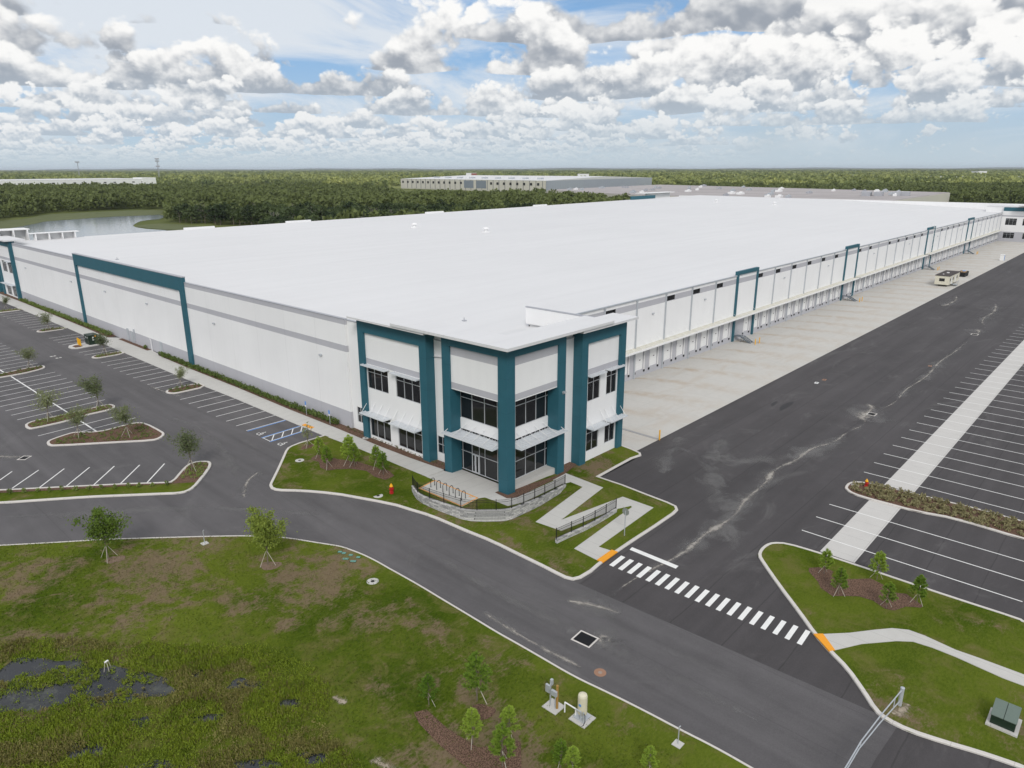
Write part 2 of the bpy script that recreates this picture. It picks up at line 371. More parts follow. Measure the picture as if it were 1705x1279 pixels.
# surveyed plan coordinates (metres)
FT = {
  'isl2': [(-26.82, 60.35), (-27.16, 59.16), (-27.11, 58.04), (-26.73, 57.57), (-22.77, 57.46), (-20.49, 58.26), (-16.97, 58.2), (-16.22, 59.17), (-16.09, 60.28), (-16.52, 61.14), (-19.76, 60.94), (-21.88, 60.83), (-25.68, 61.02)],
  'isl3': [(-27.01, 51.06), (-27.26, 49.8), (-26.9, 48.92), (-21.58, 44.74), (-18.23, 41.96), (-17.15, 42.03), (-16.24, 42.98), (-16, 44.05), (-16.1, 49.25), (-17.1, 50.36), (-18.84, 50.29), (-21.47, 50.11), (-23.4, 52.25), (-24.24, 52.31), (-26.39, 51.64)],
  'k_grassisland': [(26.25, -40.39), (26.7, -34.75), (25.74, -31.47), (25.71, -28.66), (25.61, -27.34), (25.76, -25.45), (26.35, -24.66), (27, -24.26), (28.49, -24.21), (29.4, -24.77), (29.96, -26.29), (30, -27.22), (30.32, -30.33), (30.43, -32.93), (30.71, -35.99), (30.5, -39.81)],
  'k_lotisland': [(-37.89, 37.89), (-35.41, 35.64), (-32.24, 33.14), (-29.01, 30.6), (-26.3, 28.12), (-23.55, 25.64), (-22.65, 24.78), (-21.74, 24.48), (-20.72, 24.98), (-19.14, 26.63), (-17.67, 28.25), (-16.82, 29.4), (-16.53, 30.16), (-16.6, 30.78), (-17.41, 31.56), (-18.23, 31.66), (-19.03, 31.16), (-20.04, 30.12), (-21.76, 28.19), (-22.33, 28.58), (-25.13, 31.26), (-27.99, 33.72), (-31.28, 36.58), (-34.53, 39.36), (-37.08, 41.9)],
  'k_right': [(-5.15, -44.7), (-5.34, -43.67), (-5.58, -42.55), (-6.08, -40.84), (-6.48, -39.04), (-6.4, -37.7), (-5.97, -36.89), (-4.69, -35.8), (-3.04, -34.22), (-2.05, -32.81), (-0.79, -31.25), (1.11, -29.39), (3.8, -26.61), (6.29, -24.21), (7.17, -23.44), (8.26, -23.13), (9.49, -23.13), (10.33, -23.43), (11.11, -24.42), (11.37, -27.06), (11.47, -30.22), (11.47, -34.47), (11.51, -37.86), (11.68, -42.19), (11.47, -42.42)],
  'k_southwest': [(-39.88, 27.95), (-37.67, 25.98), (-34.88, 23.49), (-30.87, 20.07), (-27.39, 17.07), (-24.15, 14.27), (-21.51, 11.84), (-19.49, 9.47), (-18.07, 6.92), (-17.05, 5.19), (-16.74, 4.54), (-16.47, 3.49), (-16.22, 2.42), (-16.01, 0.81), (-15.92, -0.73), (-15.89, -2.46), (-15.88, -5.2), (-15.95, -7.6), (-15.99, -9.84), (-16.04, -11.99), (-16.1, -13.91), (-16.07, -15.67), (-16.07, -17.99), (-16.1, -21.09), (-15.82, -23.69), (-15.63, -26.34), (-15.54, -28.72), (-15.38, -30.91), (-15.39, -33.11), (-15.43, -36.21), (-15.82, -40.54)],
  'lot_trees': [(-5.75, 62.4, 3.54), (-6.26, 91.86, 4.7), (-6.57, 122.09, 4.29), (-5.82, 156.35, 3.32), (-18.08, 91.5, 4.22), (-18.17, 59.53, 5.61), (-24.29, 59.47, 4.8)],
  'lot_trees2': [(-23.75, 49.99, 4.55), (-19.61, 45.73, 4.94), (-19.01, 29.48, 5.17)],
  'lowstalls': [(-33.82, 42.4), (-32.31, 44.06), (-33.53, 39.02), (-30.23, 42.32), (-31.69, 36.99), (-28.21, 40.65), (-29.61, 35.38), (-26.19, 38.99), (-27.64, 33.52), (-24.22, 37.28), (-25.56, 31.83), (-22.17, 35.54), (-23.6, 29.99), (-20.15, 33.84)],
  'mulch_lot': [(-37.42, 40.18), (-34.77, 38.37), (-31.55, 35.61), (-28.28, 32.85), (-25.42, 30.5), (-22.55, 28.03), (-21.08, 26.86), (-20.02, 25.93), (-18.99, 26.95), (-17.55, 28.64), (-16.91, 29.77), (-16.87, 30.53), (-17.57, 31.2), (-18.44, 31.2), (-19.17, 30.69), (-20.1, 29.68), (-21.81, 27.77), (-22.46, 28.25), (-25.26, 30.93), (-28.1, 33.38), (-31.38, 36.23), (-34.62, 39), (-37.22, 41.2)],
  'mulch_right': [(8.06, -27.58), (9.13, -28.48), (8.9, -29.34), (8.03, -29.45), (7.87, -30.07), (8.47, -30.62), (9.88, -32.03), (9.6, -33.02), (8.84, -33.93), (9.42, -34.82), (8.53, -36.22), (8.12, -36.23), (7.5, -35.31), (6.32, -34.79), (6.07, -34.19), (6.62, -33.17), (6.49, -32.16), (5.8, -31.31), (5.11, -30.55), (5.67, -29.43), (6.41, -28.97), (7.51, -27.79)],
  'orangeR': [(-0.79, -31.25), (-0.32, -31.76), (-1.64, -33.07), (-2.05, -32.81)],
  'path_right': [(-0.35, -31.77), (1.12, -33.18), (2.65, -34.35), (3.8, -35.31), (4.4, -36.27), (4.44, -37.35), (4.13, -39.37), (4.22, -40.78), (4.47, -43.38), (2.96, -43.59), (2.92, -42.37), (3.09, -40.98), (3.27, -39.54), (3.3, -38.07), (3.13, -36.9), (2.42, -36), (0.36, -34.23), (-1.66, -33.05)],
  'pinesG': [(8, -28.88, 2.32), (5.59, -30.84, 2.45), (10.02, -32.44, 2.61), (6.29, -34.21, 2.25), (8.57, -35.79, 2.46)],
  'pinesI': [(-24.51, -15.8, 2.28), (-22.16, -17.78, 3.57), (-24.9, -20.14, 2.48), (-23.18, -21.52, 2.37), (-24.95, -22.61, 2.96), (-22.84, -25.18, 1.97), (-22.78, -25.96, 1.62), (-19.88, -29.16, 1.62)],
  'pinesO': [(-7.59, 22.23, 2.55), (-8.55, 19.15, 2.59), (-6.36, 18.04, 3.55), (-6.28, 17.31, 2.71), (-4.96, 15.07, 2.7), (-5.42, 13.28, 2.68)],
  'stopbar': [(1.08, -14.36), (1.06, -19.09), (0.51, -19.14), (0.55, -14.44)],
  'valves': [(-17.48, 4.02), (-17.35, 3.62), (-17.11, 2.94), (-17.77, 2.76), (-16.85, 2.2), (-17.54, 2)],
}
USE_HAZE = True

# ------------------------------------------------------------------ the sky near the horizon: a dome wall 60 km out that carries decks of cumulus
def sky_material():
    m_ = bpy.data.materials.new('cloudy_sky'); m_.use_nodes = True; t = m_.node_tree; t.nodes.clear(); B = NB(t)
    g = B.new('ShaderNodeNewGeometry'); sp = B.new('ShaderNodeSeparateXYZ'); B.link(g.outputs['Position'], sp.inputs[0]); X, Y, Z = sp.outputs
    fx = B.m('ADD', B.m('MULTIPLY', X, ca), B.m('MULTIPLY', Y, sa)); fy = B.m('SUBTRACT', B.m('MULTIPLY', X, sa), B.m('MULTIPLY', Y, ca))
    AZ = B.m('MULTIPLY', B.m('ARCTAN2', fy, fx), 180/math.pi)
    EL = B.m('MULTIPLY', B.m('ARCTANGENT', B.m('DIVIDE', Z, B.m('SQRT', B.m('ADD', B.m('MULTIPLY', X, X), B.m('MULTIPLY', Y, Y))))), 180/math.pi)
    ELp = B.m('MAXIMUM', EL, 0.05)
    rgb = lambda r, g_, b: (r, g_, b, 1)
    air = B.mix(B.ss(EL, 0.0, 8.0), rgb(.50, .63, .73), B.mix(B.ss(EL, 4, 15), rgb(.33, .53, .78), rgb(.19, .39, .70)))
    col = air
    def bump(ax, ex, wx, wy):
        q = B.m('ADD', B.m('POWER', B.m('DIVIDE', B.m('SUBTRACT', AZ, ax), wx), 2), B.m('POWER', B.m('DIVIDE', B.m('SUBTRACT', EL, ex), wy), 2))
        return B.m('POWER', 2.718, B.m('MULTIPLY', q, -1))
    # high thin veil, streaked
    veil = B.noise(B.comb(B.m('MULTIPLY', AZ, 0.045), B.m('MULTIPLY', EL, 0.16), 3.3), 1.0, 6, 0.62, 1.0)
    bias = B.m('SUBTRACT', B.m('MULTIPLY', bump(-25, 10.5, 14, 3.5), .22), B.m('MULTIPLY', bump(-15.5, 7.3, 4.5, 3.0), .12))
    vm_ = B.ss(B.m('ADD', veil, bias), 0.40, 0.64)
    col = B.mix(B.m('MULTIPLY', vm_, 0.85), col, rgb(.80, .83, .86))
    gap = B.m('ADD', B.m('MULTIPLY', bump(-14.5, 8.2, 5.0, 3.2), 0.34), B.m('MULTIPLY', bump(6.5, 13.4, 5.0, 1.3), 0.40))
    gap = B.m('ADD', gap, B.m('MULTIPLY', bump(-22, 12.0, 12.0, 2.4), 0.30))
    gap = B.m('ADD', gap, B.m('MULTIPLY', bump(31, 1.2, 15.0, 2.4), 0.30))
    gap = B.m('SUBTRACT', gap, B.m('MULTIPLY', bump(22, 8.0, 16.0, 5.0), 0.15))
    e0, r_ = 1.55, 1.33
    wob = B.m('MULTIPLY', B.m('SUBTRACT', B.noise(B.comb(B.m('MULTIPLY', AZ, 0.05), 0.5, 0.5), 1.0, 2, .5), 0.5), 1.6)
    q = B.m('ADD', B.m('DIVIDE', B.m('LOGARITHM', B.m('DIVIDE', ELp, e0), 2.718281828), math.log(r_)), wob)
    n0 = B.m('FLOOR', q)
    for j in (0, 1, 2, 3):                        # far decks first, nearer ones over them
        n = B.m('SUBTRACT', n0, j) if j else n0
        if j == 0: pass
        base = B.m('MULTIPLY', B.m('POWER', r_, B.m('SUBTRACT', n, wob)), e0)
        H = B.m('MULTIPLY', base, 0.70)
        t_ = B.m('DIVIDE', B.m('SUBTRACT', EL, base), H)
        iH = B.m('DIVIDE', 1.0, B.m('MULTIPLY', B.m('POWER', r_, n), e0*0.74))
        P = B.comb(B.m('MULTIPLY', AZ, iH), B.m('MULTIPLY', EL, B.m('MULTIPLY', iH, 1.25)), B.m('MULTIPLY', n, 7.37))
        big = B.noise(P, 0.50, 1.0, 0.5)
        fine = B.noise(P, 1.2, 7, 0.54, 0.1)
        up_ = B.noise(B.vm('ADD', P, (0.05, 0.16, 0.0)), 1.2, 4, 0.54, 0.1)
        pw = B.vm('ADD', P, B.vm('SCALE', B.comb(B.m('SUBTRACT', fine, .5), B.m('SUBTRACT', big, .5), 0), sc_=0.9))
        v1 = B.vor(pw, 2.2, 2.0, 0.55, 'F1')
        D = B.m('ADD', B.m('MULTIPLY', big, 1.0), B.m('ADD', B.m('MULTIPLY', fine, 0.60), B.m('MULTIPLY', v1, -0.16)))
        tp = B.m('MAXIMUM', t_, 0)
        prof = B.m('SUBTRACT', B.ss(t_, -0.05, 0.10), B.m('ADD', B.m('MULTIPLY', B.m('MULTIPLY', tp, tp), 0.20), 1.0))
        F = B.m('SUBTRACT', B.m('ADD', B.m('ADD', D, prof), -0.525), gap)
        cov = B.ss(EL, 1.0, 4.5, .05, 0.0)
        F = B.m('ADD', F, cov)
        A = B.m('MULTIPLY', B.ss(F, 0.005, 0.085), B.ss(t_, 2.2, 1.7))
        rel = B.m('SUBTRACT', fine, up_)
        lit = B.m('ADD', B.m('MULTIPLY', tp, 0.9), B.m('ADD', B.m('MULTIPLY', rel, 3.0), B.m('MULTIPLY', B.m('SUBTRACT', 0.4, v1), 0.45)))
        lit = B.m('SUBTRACT', lit, B.m('MULTIPLY', B.m('MAXIMUM', B.m('SUBTRACT', F, 0.10), 0), 0.8))
        L = B.ss(lit, -0.40, 0.62)
        hz_ = B.ss(EL, 1.0, 8.5, 1.0, 0.0)
        cb = B.mix(hz_, rgb(.345, .38, .435), rgb(.48, .56, .645)); ct = B.mix(hz_, rgb(.98, .975, .96), rgb(.84, .86, .875))
        col = B.mix(A, col, B.mix(L, cb, ct))
    bank = B.m('MULTIPLY', bump(24, 13.0, 15, 1.5), B.ss(B.noise(B.comb(B.m('MULTIPLY', AZ, .09), B.m('MULTIPLY', EL, .5), 11.0), 1.0, 6, .55, .4), .38, .58, 0.0, 1.0))
    col = B.mix(B.m('MULTIPLY', bank, .92), col, B.mix(B.noise(B.comb(B.m('MULTIPLY', AZ, .2), EL, 2.0), .7, 5, .55), rgb(.28, .31, .35), rgb(.52, .54, .57)))
    rain = B.m('MULTIPLY', bump(18, 1.6, 22, 2.2), B.ss(B.noise(B.comb(B.m('MULTIPLY', AZ, .12), B.m('MULTIPLY', EL, .05), 7.0), 1.0, 3, .5), .3, .7, .35, .8))
    col = B.mix(rain, col, rgb(.50, .59, .66))
    col = B.mix(B.ss(EL, 0.2, 2.4, 0.85, 0.0), col, rgb(.53, .63, .70))
    e = B.new('ShaderNodeEmission'); e.inputs['Strength'].default_value = 1.0; B.link(col, e.inputs['Color'])
    o_ = B.new('ShaderNodeOutputMaterial'); B.link(e.outputs[0], o_.inputs['Surface'])
    try: m_.cycles.emission_sampling = 'NONE'
    except Exception: pass
    return m_
mb = MB(); vs = []; fs = []; N_ = 96; RR = 60000.0
lv = [-900, 0, 4000, 8000, 12000, 16500]
for z in lv:
    for i in range(N_): vs.append((RR*math.cos(2*math.pi*i/N_), RR*math.sin(2*math.pi*i/N_), z))
for j in range(len(lv)-1):
    for i in range(N_): fs.append((j*N_+i, (j+1)*N_+i, (j+1)*N_+(i+1) % N_, j*N_+(i+1) % N_))
mb.v, mb.f = vs, fs; o = mb.build('sky', sky_material()); o['kind'] = 'structure'

# ------------------------------------------------------------------ ground levels (metres)
def hz(x, y): return -1.1 * min(1.0, max(0.0, (20.0 - y) / 21.0))     # the site falls gently to the truck court
def hin(x, y): return 0.05 - 0.65 * min(1.0, max(0.0, (x + 3) / 11.0)) # terrace in front of the entrance
def hramp(x, y): return -0.85 + min(0.0, (y + 6) / 6.0) * 0.1
HC = [((0, 20, 0), (0, 1, 0)), ((0, -1, 0), (0, 1, 0))]
IC = [((-3, 0, 0), (1, 0, 0)), ((8, 0, 0), (1, 0, 0))]
def sheet(name, polys, dz, m, hf=hz, cuts=HC, kind='structure', skirt=0.0):
    """flat outlines laid on the ground, cut along its folds"""
    bm = bmesh.new()
    for poly in polys:
        vs = [bm.verts.new((p[0], p[1], 0)) for p in poly]
        f = bm.faces.new(vs); f.normal_update()
        if f.normal.z < 0: f.normal_flip()
    bmesh.ops.triangulate(bm, faces=bm.faces[:])
    for co, no in cuts:
        bmesh.ops.bisect_plane(bm, geom=bm.verts[:]+bm.edges[:]+bm.faces[:], plane_co=co, plane_no=no, dist=1e-5)
    if skirt:
        be = [e for e in bm.edges if e.is_boundary]
        r = bmesh.ops.extrude_edge_only(bm, edges=be)
        low = set(v for v in r['geom'] if isinstance(v, bmesh.types.BMVert))
    else: low = set()
    for v in bm.verts: v.co.z = hf(v.co.x, v.co.y) + dz - (skirt if v in low else 0)
    me = bpy.data.meshes.new(name); bm.to_mesh(me); bm.free()
    o = link_mesh(name, me, m)
    if kind: o['kind'] = kind
    return o
def densify(pts, step=1.2, closed=False):
    out = []; n = len(pts)
    for i in range(n if closed else n-1):
        p, q = Vector(pts[i]), Vector(pts[(i+1) % n]); L = (q-p).length; k = max(1, int(L/step))
        out += [tuple(p.lerp(q, j/k)) for j in range(k)]
    if not closed: out.append(tuple(pts[-1]))
    return out
def smooth(pts, it=1, closed=False):
    for _ in range(it):
        out = []; n = len(pts)
        for i in range(n if closed else n-1):
            p, q = Vector(pts[i]), Vector(pts[(i+1) % n]); out += [tuple(p.lerp(q, .25)), tuple(p.lerp(q, .75))]
        if not closed: out = [tuple(pts[0])] + out + [tuple(pts[-1])]
        pts = out
    return pts
def kerb(name, pts, width, top, closed=True, side=1, m=None, hf=hz, low=0.12, kind='structure'):
    """a real upstand: outer face, rounded top, inner face"""
    m = m or M_KERB
    if closed:
        A = sum(pts[i][0]*pts[(i+1) % len(pts)][1]-pts[(i+1) % len(pts)][0]*pts[i][1] for i in range(len(pts)))
        side = 1 if A > 0 else -1
    pts = densify(pts, 1.5, closed); n = len(pts); vs = []; fs = []
    prof = [(0, -low), (0.0, top*.75), (.04, top), (width, top), (width, -low)]
    for i in range(n):
        p = Vector(pts[i]); a_ = Vector(pts[(i-1) % n] if (closed or i) else pts[i]); b_ = Vector(pts[(i+1) % n] if (closed or i < n-1) else pts[i])
        d1 = (p-a_).normalized() if (p-a_).length > 1e-6 else (b_-p).normalized(); d2 = (b_-p).normalized() if (b_-p).length > 1e-6 else d1
        t = (d1+d2).normalized() if (d1+d2).length > 1e-3 else d1
        nn = Vector((-t.y, t.x)) * side; c_ = max(.45, nn.dot(Vector((-d1.y, d1.x))*side))
        for o_, z in prof:
            q = p + nn*(o_/c_); vs.append((q.x, q.y, hf(q.x, q.y)+z))
    k = len(prof)
    for i in range(n if closed else n-1):
        j = (i+1) % n
        for a_ in range(k-1): fs.append((i*k+a_, j*k+a_, j*k+a_+1, i*k+a_+1) if side > 0 else (i*k+a_+1, j*k+a_+1, j*k+a_, i*k+a_))
    mb = MB(); mb.v = vs; mb.f = fs
    o = mb.build(name, m)
    if kind: o['kind'] = kind
    return o
def strip_poly(p, q, wd):
    p = Vector(p); q = Vector(q); d = (q-p).normalized(); n_ = Vector((-d.y, d.x))*(wd/2)
    return [tuple(p-n_), tuple(q-n_), tuple(q+n_), tuple(p+n_)]

# the far plain, with a lake behind the warehouse
sheet('ground', [[(-60000,-60000),(70000,-60000),(70000,70000),(-60000,70000)]], -1.45, M_FIELD, hf=lambda x, y: 0.0, cuts=[])
# asphalt: one sheet for the road and the west lots, one for the truck court
sheet('road', [[(-300,260),(-300,90),(-120,28),(-60,8),(-60,-160),(-4.5,-160),(-6.0,-38.5),(-6.9,-13.5),(2,-14.0),(11.0,-13.3),(11.45,-3.3),(20.5,-3.3),(2,3),(2,260)]], 0.0, M_ASPH)
sheet('truck_court', [[(11.45,-3.3),(11.0,-13.3),(2,-14.0),(-6.9,-13.5),(-6.0,-38.5),(-4.5,-160),(620,-160),(620,60),(500,60),(500,-1.9),(20.5,-1.9)]], 0.0, M_ASPHC)
sheet('apron', [[(20.5,-2.05),(377,-2.05),(377,15.35),(20.5,15.42)]], -1.088, M_APRON, hf=lambda x, y: 0.0, cuts=[])
mb_ = MB().prism(strip_poly((26.05, -2.0), (26.5, 15.3), .45), -1.3, -1.04)
o = mb_.build('drain_kerb', mat('worn_concrete', (.33,.33,.33), .9)); o['kind'] = 'structure'
# joint between older and newer asphalt at the foot of the court
# ------------------------------------------------------------------ lawns and kerbs
ksw = smooth([tuple(p) for p in FT['k_southwest']], 2)
ksw = [(-120, 108), (-60, 48)] + ksw[1:] + [(-16.2, -60), (-17, -160)]
sheet('southwest_lawn', [ksw + [(-170,-160), (-170,108)]], 0.10, M_GRASS)
kerb('southwest_kerb', ksw, .17, .13, closed=False, side=-1)
kl = [tuple(p) for p in FT['k_lotisland']]
kl = [(-62, 60)] + kl + [(-62, 65.5)]
sheet('lot_island_lawn', [kl], 0.10, M_GRASS); kerb('lot_island_kerb', smooth(kl, 1, True), .3, .14)
ml = [tuple(p) for p in FT['mulch_lot']]; sheet('lot_island_mulch', [[(-60, 62.6)] + ml + [(-60, 63.6)]], 0.125, M_MULCH)
kr = [tuple(p) for p in FT['k_right']]; kr = [(-4.6,-60)] + kr + [(11.6,-60)]
sheet('east_lawn', [kr], 0.10, M_GRASS); kerb('east_kerb', smooth(kr, 1, True), .28, .14)
sheet('east_mulch', [FT['mulch_right']], 0.125, M_MULCH)
pr = FT['path_right']; pr2 = [pr[i] for i in range(8)] + [(4.6,-60), (3.1,-60)] + pr[9:]
sheet('east_path', [pr2], 0.14, M_WALKX, skirt=.08)
kg = [tuple(p) for p in FT['k_grassisland']]; kg = [(26.2,-75)] + kg + [(30.6,-75)]
sheet('east_island_soil', [kg], 0.11, M_MULCH); kerb('east_island_kerb', smooth(kg, 1, True), .28, .14)

# entrance block: kerb outline, terrace, ramps, and a lawn that joins their levels
kc_raw = [(-3.15,28.01),(-4.64,28.02),(-6.52,28.06),(-7.75,27.88),(-8.47,27.59),(-9.19,26.89),(-10.79,24.98),(-12.64,22.8),(-14.24,20.97),(-15.01,20.1),(-15.33,19.66),(-15.54,18.99),(-15.43,18.37),(-15.04,17.79),(-14.07,16.77),(-13.15,15.68),(-12.29,14.51),(-11.22,12.83),(-10.31,10.97),(-9.41,9.14),(-8.6,7.23),(-8.15,5.5),(-7.72,4.0),(-7.42,2.43),(-7.2,0.32),(-7.02,-1.7),(-6.88,-3.5),(-6.86,-5.3),(-6.93,-7.49),(-6.98,-10.35),(-7.06,-11.87),(-7.09,-13.04),(-6.87,-13.76),(-6.15,-14.08),(-4.76,-14.16),(-3.31,-14.0),(-0.7,-13.93),(2.12,-13.91),(5.7,-13.96),(9.3,-13.93),(10.28,-13.79),(10.92,-13.24),(11.14,-12.13),(11.31,-9.51),(11.56,-6.44),(11.53,-3.2),(15.3,-3.1),(18.4,-3.05),(19.95,-3.34),(20.58,-2.84),(20.91,-1.43),(21.0,0.1)]
kerb('entrance_kerb', kc_raw, .28, .14, closed=False, side=1)
rampq = [  # (corner points with levels), each run one slab
    [(9.11,-0.46,-.60),(9.07,-5.5,-.74),(7.67,-3.84,-.70),(7.71,-2.18,-.64),(6.6,-2.0,-.56),(6.6,-.62,-.52)],
    [(9.07,-5.5,-.74),(0.5,-6.62,-.84),(-1.43,-5.04,-.84),(7.67,-3.84,-.70)],
    [(-1.43,-5.04,-.84),(0.5,-6.62,-.84),(-1.13,-7.96,-.86)],
    [(0.5,-6.62,-.84),(8.9,-8.1,-.90),(7.77,-9.87,-.92),(5.92,-9.11,-.90),(-1.13,-7.96,-.86)],
    [(8.9,-8.1,-.90),(8.96,-11.75,-.94),(7.54,-10.11,-.93),(7.77,-9.87,-.92)],
    [(8.96,-11.75,-.94),(-1.05,-12.18,-.97),(-2.77,-10.74,-.97),(5.4,-10.19,-.94),(7.54,-10.11,-.93)],
    [(-1.05,-12.18,-.97),(-.78,-13.6,-1.0),(-3.0,-13.7,-1.0),(-2.77,-10.74,-.97)]]
mb_ = MB()
for q in rampq:
    n = len(q); mb_.add([tuple(p) for p in q] + [(p[0],p[1],p[2]-.14) for p in q], [tuple(range(n))] + [(i, n+i, n+(i+1) % n, (i+1) % n) for i in range(n)])
o = mb_.build('ramp_path', M_WALKX); o['kind'] = 'structure'
me_ = o.data; bm = bmesh.new(); bm.from_mesh(me_)
for f in bm.faces:
    if abs(f.normal.z) > .5 and f.normal.z < 0: f.normal_flip()
bm.to_mesh(me_); bm.free()
W1 = smooth([tuple(p) for p in [(-5.44,8.54),(-5.84,7.75),(-6.3,6.6),(-6.38,5.34),(-6.16,3.35),(-5.93,1.85),(-5.7,0.59),(-5.17,-0.34),(-4.27,-1.3),(-3.45,-2.14),(-2.86,-2.6),(-2.01,-2.81),(-0.02,-2.85),(2.16,-2.95),(6.5,-2.52)]], 1)
# lawn of the entrance block as one fitted surface
pts3 = []; edges = []
def chain(seq, closed=False):
    ids = []
    for p in seq:
        for i, q in enumerate(pts3):
            if abs(q[0]-p[0]) < .02 and abs(q[1]-p[1]) < .02: ids.append(i); break
        else: pts3.append(p); ids.append(len(pts3)-1)
    for i in range(len(ids)-1): edges.append((ids[i], ids[i+1]))
    if closed: edges.append((ids[-1], ids[0]))
outl = [(x, y, hz(x, y)+.10) for x, y in kc_raw] + [(20.9, 1.6, hz(20,1.6)+.1), (13, 1.6, hz(0,1.6)+.15), (9.4, 1.6, -.5), (9.1,.2,-.62), (3,.6,-.28),(0.3,-1.0,-.1),(-.6,-.4,.0),(-.5,1.3,.02),(-2.72,1.35,.02),(-2.8,7.9,.02),(-2.75,14.2,.02),(-2.85,21,.03),(-3.0,27.0,.05)]
chain(outl, True)
for q in rampq: chain([(p[0], p[1], p[2]-.03) for p in q], True)
chain([(x-.05, y-.05, hz(x, y)+.08) for x, y in W1[::2]])
res_ = delaunay_2d_cdt([Vector((p[0], p[1])) for p in pts3], edges, [], 0, 1e-4)
vv_, ee_, ff_, ov_ = res_[0], res_[1], res_[2], res_[3]
zz_ = []
for i, v in enumerate(vv_):
    src = ov_[i]
    if src: zz_.append(pts3[src[0]][2])
    else:
        d = sorted(((v-Vector((p[0],p[1]))).length, p[2]) for p in pts3)[:3]; zz_.append(sum(z/(a_+.01) for a_, z in d)/sum(1/(a_+.01) for a_, z in d))
_BB = {}
def inside(p, poly):
    k = id(poly)
    if k not in _BB: _BB[k] = (min(q[0] for q in poly), max(q[0] for q in poly), min(q[1] for q in poly), max(q[1] for q in poly), poly)
    b = _BB[k]
    if not (b[0] <= p[0] <= b[1] and b[2] <= p[1] <= b[3]): return False
    c = False; n = len(poly)
    for i in range(n):
        x0, y0 = poly[i][:2]; x1, y1 = poly[(i+1) % n][:2]
        if (y0 > p[1]) != (y1 > p[1]) and p[0] < (x1-x0)*(p[1]-y0)/(y1-y0)+x0: c = not c
    return c
terr_in = [(-5.3,7.85)] + [(x+.1, y+.12) for x, y in W1[2:-1]] + [(6.3,-2.1),(6.5,-.7),(3,-.2),(0.3,-.9),(-.5,.5),(-2.6,1.4),(-2.75,7.85)]
terr = list(W1) + [(9.1,-.5),(9.1,.2),(3,.6),(0.3,1.2),(1.6,8.3),(-2.8,7.9)]
fs_ = []
for f in ff_:
    c = sum((vv_[i] for i in f), Vector((0,0)))/len(f)
    if inside(c, outl) and not inside(c, terr_in): fs_.append(tuple(f) if (vv_[f[1]]-vv_[f[0]]).cross(vv_[f[2]]-vv_[f[0]]) > 0 else tuple(reversed(f)))
# inside the terrace wall the soil stands behind the wall
mb_ = MB(); mb_.v = [(v.x, v.y, z) for v, z in zip(vv_, zz_)]; mb_.f = fs_
o = mb_.build('entrance_lawn', M_GRASS); o['kind'] = 'structure'
sheet('terrace_lawn', [[(-5.3,8.3)] + W1[1:] + [(6.6,-2.0),(6.6,-.6),(0,-1.1),(-.5,1.2),(-2.7,1.3),(-2.8,8.0)]], -.02, M_GRASS, hf=hin, cuts=IC)
sheet('entrance_plaza', [[(-2.82,9.2),(-2.66,1.37),(-2.11,1.1),(-2.0,-.78),(-2.0,-1.9),(-.2,-2.35),(6.6,-2.0),(9.1,-.46),(8.57,-.75),(.3,-1.1),(-.5,-.5),(-.3,1.3),(1.5,1.3),(1.5,8.2),(0,8.2),(-.26,9.2)]], .0, M_WALK, hf=hin, cuts=IC, skirt=.12)
sheet('bike_pad', [[(-2.78,7.9),(-2.70,1.33),(-5.22,1.22),(-5.32,7.65)]], .006, M_WALK, hf=hin, cuts=IC)
bk = [(-2.85,7.8),(-2.78,1.45),(-5.14,1.34),(-5.24,7.55)]
sheet('bike_pad_lines', [strip_poly(bk[i], bk[(i+1) % 4], .13) for i in range(4)] + [strip_poly((-2.82,2.05+.25*k),(-3.25,2.05+.25*k),.1) for k in range(2)], .012, M_ORANGE, hf=hin, cuts=IC)
# sidewalk along the west front
sheet('sidewalk', [[(-2.78,9.2),(-.30,9.2),(-.62,14.5),(-.72,20.2),(-.55,29.2),(-.6,40),(-.35,55),(-.4,72),(-.2,84),(.3,85.5),(.6,88.5),(.6,104),(-.9,106),(-.7,120),(-.6,161),(-1.2,230),(-4.4,230),(-3.3,122),(-3.5,93),(-3.55,66),(-3.2,51),(-3.2,28),(-2.85,21)]], .055, M_WALK, hf=lambda x, y: 0.0, cuts=[], skirt=.25)
sheet('foundation_bed', [[(1.1,9.4),(-.32,9.3),(-.64,14.5),(-.74,20.2),(-.57,29.2),(-.62,40),(-.37,55),(-.42,72),(-.22,84),(1.1,84)],[(1.1,106),(-.88,106),(-.72,120),(-.62,161),(-1.15,225),(1.1,225)],[(1.1,89.2),(-.1,89.2),(-.1,103),(1.1,103)]], .07, M_MULCH, hf=lambda x, y: 0.0, cuts=[])
sheet('corner_bed', [[(-.7,-.6),(.2,-1.15),(9.1,-.45),(11.9,.2),(11.9,1.35),(9.2,1.4),(1.3,1.4),(1.3,-.1),(0,-.1),(-.05,1.25),(-.5,1.25)]], .012, M_MULCH, hf=hin, cuts=IC)

